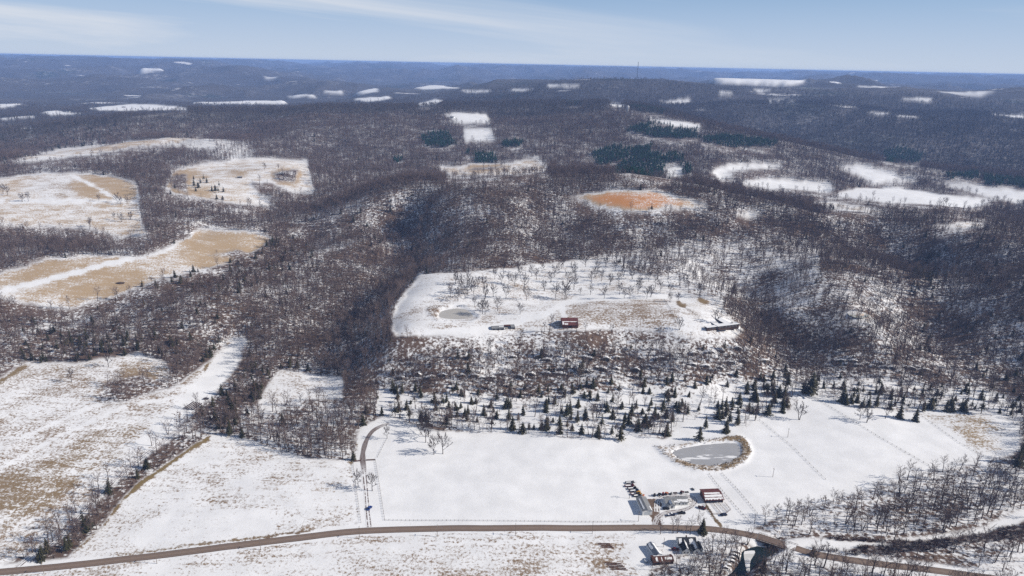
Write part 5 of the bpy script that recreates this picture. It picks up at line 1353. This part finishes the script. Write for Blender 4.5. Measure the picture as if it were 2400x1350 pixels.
# log piles and steel beams lying about
LOG_ME = mesh_from('log', MB().rod((-4.5, 0, 0), (4.5, 0, 0), .34, 8).v, MB().rod((-4.5, 0, 0), (4.5, 0, 0), .34, 8).f, RUST)
def lying(name, cat, px, py, yaw, n_, gap, L, mat_me, labels, group, slope=0.0):
    p = at(px, py)
    for k in range(n_):
        off = (k - (n_ - 1) / 2) * gap
        x, y_ = p.x - math.sin(yaw) * off + math.cos(yaw) * off * slope, p.y + math.cos(yaw) * off + math.sin(yaw) * off * slope
        o = link_mesh(name, mat_me); o.location = (x, y_, float(hs(x, y_)) + .36); o.rotation_euler = (0, 0, yaw + random.gauss(0, .02)); o.scale = (L / 9.0, 1, 1)
        tag(o, labels[k] if isinstance(labels, list) else labels, cat, group)
lying('log', 'log', 1420, 1279.5, .02, 4, 1.5, 9, LOG_ME, ['rusty log %s of the upper stack in the field' % w for w in ('at the near edge', 'next to the near edge', 'next to the road edge', 'nearest the road')], 'logs stacked below the road', -.5)
lying('log', 'log', 1444, 1328, -.05, 5, 1.6, 12, LOG_ME, ['rust brown log %s of the lowest stack in the snowy field' % w for w in ('at the near edge', 'second from the near edge', 'in the middle', 'second from the road edge', 'at the road edge')], 'logs in the lower stack', -.6)
BEAM_ME = mesh_from('steel_beam', MB().box(-9, 9, -.12, .12, -.3, .3).box(-9, 9, -.3, .3, .303, .4).box(-9, 9, -.3, .3, -.4, -.303).v, MB().box(-9, 9, -.12, .12, -.3, .3).box(-9, 9, -.3, .3, .303, .4).box(-9, 9, -.3, .3, -.4, -.303).f, plain('old_steel', (.05, .028, .03), .8, .2))
a = yaw_of((430, 966), (472, 938))
lying('steel_beam', 'beam', 452, 952, a, 5, 2.4, 9 * .85, BEAM_ME, ['dark steel beam %s of the creekside row' % w for w in ('on the creek side edge', 'second from the creek side', 'in the middle', 'second from the field side', 'on the field side edge')], 'steel beams laid beside the creek')
p = at(283, 664); o = MB().poly([(math.cos(k * .7) * (5 + (k % 3)), math.sin(k * .7) * (3 + (k % 2)), 1.2 - .1 * (k % 3)) for k in range(9)], 1.8).build('brush_pile', BARNWOOD); o.location = p; tag(o, 'dark brush pile in the middle of the tan hill field', 'brush pile')

# ------------------------------------------------------------------ rock ledges on the bluffs
def ledge_mesh(seed, L, Dp, Hh_):
    r = random.Random(seed); m = MB(); k = 0; nseg = 5
    V = []
    for i in range(nseg + 1):
        x = -L / 2 + L * i / nseg; e = 1 - .55 * abs(2 * i / nseg - 1) ** 2
        y0 = -Dp / 2 * e + r.uniform(-.6, .6); y1 = Dp / 2 * e + r.uniform(-.3, .3); h = Hh_ * e * r.uniform(.75, 1.1)
        V += [(x, y0, -1.5), (x, y0 + r.uniform(-.3, .2), h * .55), (x, y0 + r.uniform(.0, .5), h), (x, y1, h * 1.05), (x, y1, -1.5)]
    F = [(0, 1, 2, 3, 4), tuple(nseg * 5 + q for q in (4, 3, 2, 1, 0))]
    for i in range(nseg):
        for q in range(5): F.append((i * 5 + q, (i + 1) * 5 + q, (i + 1) * 5 + (q + 1) % 5, i * 5 + (q + 1) % 5))
    m.v, m.f = [Vector(v_) for v_ in V], F
    me = mesh_from('rock_ledge', m.v, m.f, ROCK)
    bm = bmesh.new(); bm.from_mesh(me); bmesh.ops.recalc_face_normals(bm, faces=bm.faces); bm.to_mesh(me); bm.free()
    return me
LEDGE = [ledge_mesh(k, 10 + 2 * k, 4 + .4 * k, 2.4 + .5 * (k % 3)) for k in range(5)]
for path, n_, g_, lb in ((pts('925,882 1060,886 1180,880 1350,870 1520,864 1650,856 1800,852'), 26, 'rock ledges along the lower bluff', 'snow capped rock ledge on the wooded bluff below the pasture'),
                     (pts('1190,842 1400,838 1600,832 1760,812'), 14, 'rock ledges along the upper bluff', 'snow capped rock ledge just under the ranch house woods'),
                     (pts('1965,848 2040,852 2100,866 2170,862'), 14, 'rock ledges at the shaded bluff', 'dark rock ledge under the wooded knob with a small pond'),
                     (pts('1725,1290 1712,1312 1696,1335'), 6, 'rocks on the creek bank', 'reddish rock slab on the steep creek bank by the bridge')):
    sg = np.array(path); cum = np.r_[0, np.cumsum(np.hypot(*np.diff(sg, axis=0).T))]
    for k in range(n_):
        q = cum[-1] * (k + .5 + random.uniform(-.3, .3)) / n_
        px, py = float(np.interp(q, cum, sg[:, 0])), float(np.interp(q, cum, sg[:, 1])) + random.uniform(-7, 7) * (1 if n_ > 6 else .2)
        o = link_mesh('rock_ledge', random.choice(LEDGE)); p = at(px, py); o.location = p - Vector((0, 0, .4)); o.rotation_euler = (0, 0, random.uniform(-.3, .3)); o.scale = (random.uniform(.6, 1.1), 1, random.uniform(.7, 1.3)) if n_ > 6 else (.4, .5, .6)
        tag(o, lb, 'rock', g_)

# ------------------------------------------------------------------ trees one can tell apart
def tree_meshes(name, geo, mats):
    return [[(pn, mesh_from(pn, T.v, T.f, m)) for pn, T, m in zip(('trunk', 'crown', 'dead_leaves'), g, mats) if T.f] for g in geo]
SOLO = {'bare': tree_meshes('b', bare_geo, (BARK, TWIG)), 'oak': tree_meshes('o', oak_geo, (FBARK, FTWIG)), 'sap': tree_meshes('s', sap_geo, (BARK, TWIG)), 'rust': tree_meshes('r', rust_geo, (BARK, TWIG, DRYLEAF)), 'ever': tree_meshes('e', ever_geo, (BARK, NEEDLE))}
BASEH = {'bare': [q[1] for q in BARE], 'oak': [q[1] for q in OAK], 'sap': [12, 12], 'rust': [15, 15], 'ever': [14, 12, 17, 13, 9, 16, 11]}
def solo_tree(sort, k, loc, yaw, scale, label, group, lean=(0, 0)):
    nm = 'evergreen_tree' if sort == 'ever' else 'bare_tree'
    t = bpy.data.objects.new(nm, None); COL.objects.link(t)
    t.location = loc; t.rotation_euler = (lean[0], lean[1], yaw); t.scale = (scale,) * 3
    tag(t, label, 'tree', group)
    for pn, me in SOLO[sort][k]:
        link_mesh(pn, me, t)
    return t
def ranked(sort, txt, group, landmarks, spots):
    """trees named by what they stand nearest to"""
    P = [at(s[0], s[1]) for s in spots]
    L_ = [(nm, at(*q)) for nm, q in landmarks]
    near = [min(range(len(L_)), key=lambda i: (p - L_[i][1]).length) for p in P]
    for i, (nm, q) in enumerate(L_):
        mine = sorted((k for k in range(len(P)) if near[k] == i), key=lambda k: (P[k] - q).length)
        for r_, k in enumerate(mine):
            s = spots[k]; h = s[2]
            st = s[3] if len(s) > 3 else sort
            v_ = (int(s[0] * 7 + s[1] * 3)) % len(SOLO[st])
            solo_tree(st, v_, P[k], (s[0] * 1.7) % 6.28, h / BASEH[st][v_] * (1 if h < 20 or st != 'ever' or v_ != 4 else .7), '%s, %s to %s' % (txt, ORD[r_], nm), group)
            CLEAR.append((P[k].x, P[k].y, 3.5))
def sp(s, h):
    out = []
    for q in s.split():
        t = q.split(','); out.append((float(t[0]), float(t[1]), h * (float(t[2]) if len(t) > 2 else 1)))
    return out
PAST = sp('1056,696 1073,706,1.1 1082,689,1.2 1105,683,1.2 1120,676 1137,700,1.1 1156,696 1112,719,.8 1131,736,1.1 1137,737,1.1 1125,733,.9 1166,729,1.1 1219,737,.9 1186,700,1.1 1234,704,1.1 1206,670,1.1 1176,666 1193,666 1229,677,1.2 1257,655 1276,681,.9 1291,662 1302,698,1.2 1324,702,1.5 1328,700,1.2 1345,679,1.3 1360,691,.6 1384,691,.8 1416,700 1386,664 1409,659 1429,668 1452,691 1476,700 1463,700,.8 1495,689,1.1 1516,700 1525,696 1547,685 1536,674 1482,655 1442,636 1461,648 1135,674 1079,670 1096,666 1067,666 1246,648 1219,651 1570,709,.8 1589,709,.8 1592,773,.9 1639,696,1.1 1679,758,1.1 1607,674 1499,677 1096,690,1.1 1110,690 1090,700,.9 1310,640 1345,640 1400,636 1372,626 1330,662 1300,650 1160,655 1215,640 1450,665 1520,660 1570,690 1395,650 1345,655 1270,640,.9 1180,640,.9 1320,628,.9 1420,625,.9 1475,635,.9 1505,645 1540,655', 17)
PAST = [(x + .0, y, h) for x, y, h in PAST]
ranked('oak', 'bare oak in the hilltop pasture', 'oaks standing in the hilltop pasture', (('its frozen pond', (1065, 735)), ('the red barn', (1334, 760)), ('the ranch house', (1690, 765)), ('the forest edge beyond', (1330, 606))), PAST)
EV = sp('1201,1006 1225,1014,.8 1280,1006 1312,1015 1341,1009,.6 1363,1016,.8 1401,1023 1454,1031,1.05 1473,996 1494,1009 1512,1000 1534,980 1575,990 1562,1020 1653,1004 1639,1031 1682,981 1701,975 1728,997,1.2 1774,969 1799,972,.9 1834,966 1843,953 1710,990 1701,1013 1353,990 1328,975 1798,926 1846,914,1.4 1825,929 1768,937 1732,946', 15)
ranked('ever', 'evergreen above the big snowfield', 'evergreens along the top of the big snowfield', (('the curved pond', (1700, 1040)), ('the driveway bend', (900, 1000))), EV)
EV2 = sp('1900,926,1.9 1975,943,1.3 2008,943,.8 2035,955,1.1 2053,955,1.2 2108,980,1.2 2145,987,1.1 2181,958 2229,964 2258,965,1.4 2299,970,1.35 2380,1110,1.7 2388,1085,1.5', 15)
ranked('ever', 'evergreen at the far snowfield edge', 'evergreens by the rough brown field', (('the fenced lane that splits the snowfield', (1905, 928)), ('the rough brown field', (2300, 985))), EV2)
BF = sp('987,1019,.9 994,1003,1.2 998,1037,1.1 1004,1024,1.2 1029,1011,.8 1046,1000,.8 1112,1008,.9 1151,1012,1.05 1017,1065,1.1 1038,1064,1.2 907,1028,.8', 17)
ranked('oak', 'bare tree in the snowfield corner by the driveway', 'bare trees in the snowfield corner', (('the driveway bend', (890, 1000)), ('the line of evergreens', (1225, 1014))), BF)
BG = sp('1602,972,.9 1400,985,1.1 1873,984,1.3 1755,981,.9 2015,983,1.1 2031,990 2075,981,1.1 1560,990 1440,990', 15)
ranked('oak', 'bare tree among the evergreens at the snowfield top', 'bare trees among the evergreens', (('the curved pond', (1700, 1040)), ('the rough brown field', (2300, 985))), BG)
for x, y_, h, lb in ((839, 1142.5, 16, 'slim bare tree on the ploughed field side of the driveway'), (872.6, 1150.5, 17, 'rounded bare tree on the snowfield side of the driveway')):
    solo_tree('oak', 1, at(x, y_), x, h / 18 , lb, 'bare trees flanking the driveway')
HB = sp('1548,1252,1.0 1577,1249,1.15 1587,1249.5,1.25 1617,1249,1.05 1608,1250,.8 1640,1250,1.3 1690,1275,1.0 1700,1272,1.1 1712,1282,.9 1722,1270,.9 1475,1168,.7', 14)
ranked('bare', 'bare tree by the farm road', 'bare trees around the two farmsteads', (('the white house', (1605, 1262)), ('the bridge', (1778, 1260)), ('the machine shed', (1500, 1190))), HB)
solo_tree('ever', 1, at(1646, 1250), 1, 1.15, 'big round evergreen between the road and the white house', None)
solo_tree('ever', 1, at(1720, 686), 1, 1.4, 'lone dark evergreen where pasture meets the wooded ravine', None)
solo_tree('ever', 3, at(829, 1078), 1, .8, 'squat evergreen by the driveway gate', None)
solo_tree('ever', 1, at(1904, 1302), 1, .7, 'small dark evergreen hugging the road beyond the bridge', None)
CR = sp('114,1272,1.3 123,1270,1.1 77,1294,.9 142,1245,1.1 164,1225,1.1 218,1163 255,1125,1.1 231,1146 179,1202,1.05 356,1045 394,1018 258,1193,.9 268,1163 227,1240,.9 300,1120,.9 330,1085 306,1096 420,1030,1.1 440,985,1.1 470,1010', 17)
ranked('bare', 'bare tree lining the creek track', 'bare trees along the creek track', (('the road', (60, 1330)), ('the steel beams', (452, 952))), CR)
EVC = sp('112,1293,.9 157,1291,1.0 165,1284,.9 345,1098,.8 323,1120,.7 200,1246,1.0 208,1238,.9 475,975,1.0 500,955,1.1 520,925 530,985,.9 560,900 590,870 505,985 545,965', 13)
ranked('ever', 'evergreen along the creek line', 'evergreens along the creek', (('the road', (60, 1330)), ('the steel beams', (452, 952))), EVC)
FL = sp('52,473,1 67,472,1.1 8,455,1.2 18,458,1.2 232,472,.8 275,475,1.1 283,480 298,478,.9 268,515,.8 285,520 306,515,.9 212,532 168,895,.9 204,848 255,860,1.0 620,398,1 665,420,1 690,415,.9', 17)
ranked('oak', 'bare tree in the west hill fields', 'bare trees in the west hill fields', (('the upper hill field edge', (10, 430)), ('the ravine woods', (340, 500)), ('the lower snowy field', (200, 870)), ('the sloping snowfield', (700, 420))), FL)
EVF = sp('410,441,.8 400,455,.8 455,436,1.2 465,440,1 470,430,1.1 478,424,1.3 485,428 459,448,.9 497,448 505,447 514,438,1.1 512,452,1.2 524,450,.9 522,468,.7 508,467,.9 454,420,.8 440,322,1.8', 13)
ranked('ever', 'rounded evergreen on the tan farmstead slope', 'evergreens on the west farmstead slope', (('the ravine woods', (395, 440)), ('the small brown shed', (562, 417))), EVF)
NRC = sp('2330,1240 2345,1234', 16)

# ------------------------------------------------------------------ woods
W = sow()
cnt = {}
def promote(key, budget, sortpick, regions):
    """the trees that show largest become objects of their own; the rest stay in the mass"""
    P, ro, sc, ru, D = W[key]
    px_, py_ = project(P[:, 0], P[:, 1], P[:, 2])
    ok = (px_ > 4) & (px_ < 2396) & (py_ < 1349)
    order = np.argsort(np.where(ok, D / sc, 1e9))[:budget]
    for k in order:
        st, v_ = sortpick(k)
        x, y_ = px_[k], py_[k]
        for poly, lb, gp in regions:
            if poly is None or inpoly(np.array([x]), np.array([y_]), pts(poly))[0]: break
        solo_tree(st, v_, Vector(P[k]), ro[k][2], sc[k] * (.92 if st == 'ever' else 1), lb, gp, (ro[k][0], ro[k][1]))
    keep = np.ones(len(P), bool); keep[order] = False
    W[key] = [a_[keep] for a_ in (P, ro, sc, ru, D)]
nb_solo = sum(1 for o in bpy.data.objects if o.get('category') == 'tree' and o.name.startswith('bare_tree'))
ne_solo = sum(1 for o in bpy.data.objects if o.get('category') == 'tree' and o.name.startswith('evergreen_tree'))
ruW = W['bare'][3]
promote('bare', 298 - nb_solo, lambda k: ('rust', int(rng.integers(0, NR))) if ruW[k] else (('bare', int(rng.integers(0, NB))) if rng.random() < .8 else ('sap', int(rng.integers(0, NS)))),
        (('1480,1290 1740,1250 1745,1360 1480,1360', 'leafless tree on the brushy bank between the red barn and the creek', 'trees on the brushy bank below the white house'),
         ('1740,1255 1880,1290 2000,1318 2400,1360 2400,1400 1700,1400', 'leafless tree in the brush on the near side of the road beyond the bridge', 'trees on the near side of the road beyond the bridge'),
         ('1900,1290 2140,1290 2400,1240 2420,1370 2250,1345 2030,1318', 'leafless tree between the road and the dark brush strip', 'trees between road and brush strip'),
         ('1750,1270 1780,1200 2400,1050 2420,1260 1850,1260', 'leafless tree in the riverside woods beyond the snow bar', 'trees in the riverside woods'),
         ('540,900 860,900 860,1090 540,1060', 'leafless tree in the square woodlot beside the driveway bend', 'trees in the woodlot by the driveway'),
         ('-10,1360 -10,1200 420,900 620,900 600,1020 480,1030 200,1310', 'leafless tree in the thicket along the creek track', 'trees in the creek thicket'),
         (None, 'leafless tree on the wooded slope above the snowy fields', 'trees on the wooded slopes')))
promote('ever', 270 - ne_solo, lambda k: ('ever', int(rng.integers(0, 7))),
        (('880,780 1910,780 1910,1040 880,1040', 'dark evergreen crowded in the woods between the bluff and the snowfield', 'evergreens in the woods below the bluff'),
         ('1650,850 2400,850 2400,1020 1900,1000 1650,1000', 'dark evergreen in the open woods beyond the snowfield fences', 'evergreens beyond the snowfield fences'),
         ('380,780 860,780 860,1090 380,1090', 'dark evergreen in the creekside woods near the steel beams', 'evergreens in the creekside woods'),
         (None, 'dark evergreen scattered through the leafless hillside woods', 'evergreens on the hillsides')))
P, ro, sc, ru, D = W['bare']
idx = rng.choice(NB + NS, len(P), p=[.14] * NB + [.08] * NS); idx = np.where(ru, NB + NS + rng.integers(0, NR, len(P)), idx)
scatter_object('bare_woodland', P, ro, sc, idx, woods_pool, 'leafless grey brown woods covering the hills and hollows', 'woodland')
P, ro, sc, ru, D = W['far']
scatter_object('far_woodland', P, ro, sc, rng.integers(0, 4, len(P)), far_pool, 'leafless woods on the more distant blue ridges', 'woodland')
P, ro, sc, ru, D = W['ever']
scatter_object('evergreen_woodland', P, ro, sc * .92, rng.integers(0, 7, len(P)), ever_pool, 'dark evergreens mixed into the leafless woods', 'woodland')
P, ro, sc, ru, D = W['pine']
scatter_object('pine_plantation', P, ro, sc, rng.integers(0, 2, len(P)), pine_pool, 'dense dark green pine blocks on the far hillside', 'pine wood')
# brush: thickets by the creek and river, reeds round the ponds, undergrowth in the nearer woods
def brushwork():
    Ps, Rs, Ss = [], [], []
    X, Y, Z, D_, i, j = candidates(330, 950, 2.6)
    bank = inpoly(*project(X, Y, Z), BANK)
    q = np.where(brush[i, j], .8, 0); q = np.where(bank, .5, q); q = np.where(berm[i, j], .7, q); q = np.where(ub[i, j], .18, q)
    q = np.where((forest[i, j] > .5) & ~brush[i, j] & (D_ < 800), .02 + .10 * (vnoise(X / 25, Y / 25, 91) > .66), q)
    q = np.where(creek[i, j], .3, q); q = np.where((litter[i, j] < .4) & (forest[i, j] > .5), .008, q)
    q = np.where(wat[i, j], 0, q)
    k = rng.random(len(X)) < q
    for cx, cy, r in CLEAR:
        if r > 6: k &= (X - cx) ** 2 + (Y - cy) ** 2 > r * r
    n_ = int(k.sum()); s = rng.uniform(.5, 1.15, n_) * np.where(brush[i, j][k], 1.25, np.where(berm[i, j][k] | ub[i, j][k], .5, .75))
    return np.c_[X, Y, Z][k], np.c_[np.zeros(n_), np.zeros(n_), rng.uniform(0, 6.28, n_)], s
P, ro, sc = brushwork()
scatter_object('undergrowth', P, ro, sc, rng.integers(0, 3, len(P)), shrub_pool, 'dark red brown brush along the creek, river bar and pond rims', 'brush')
print('counts', nb_solo, ne_solo, {k: len(W[k][0]) for k in W}, 'brush', len(P))
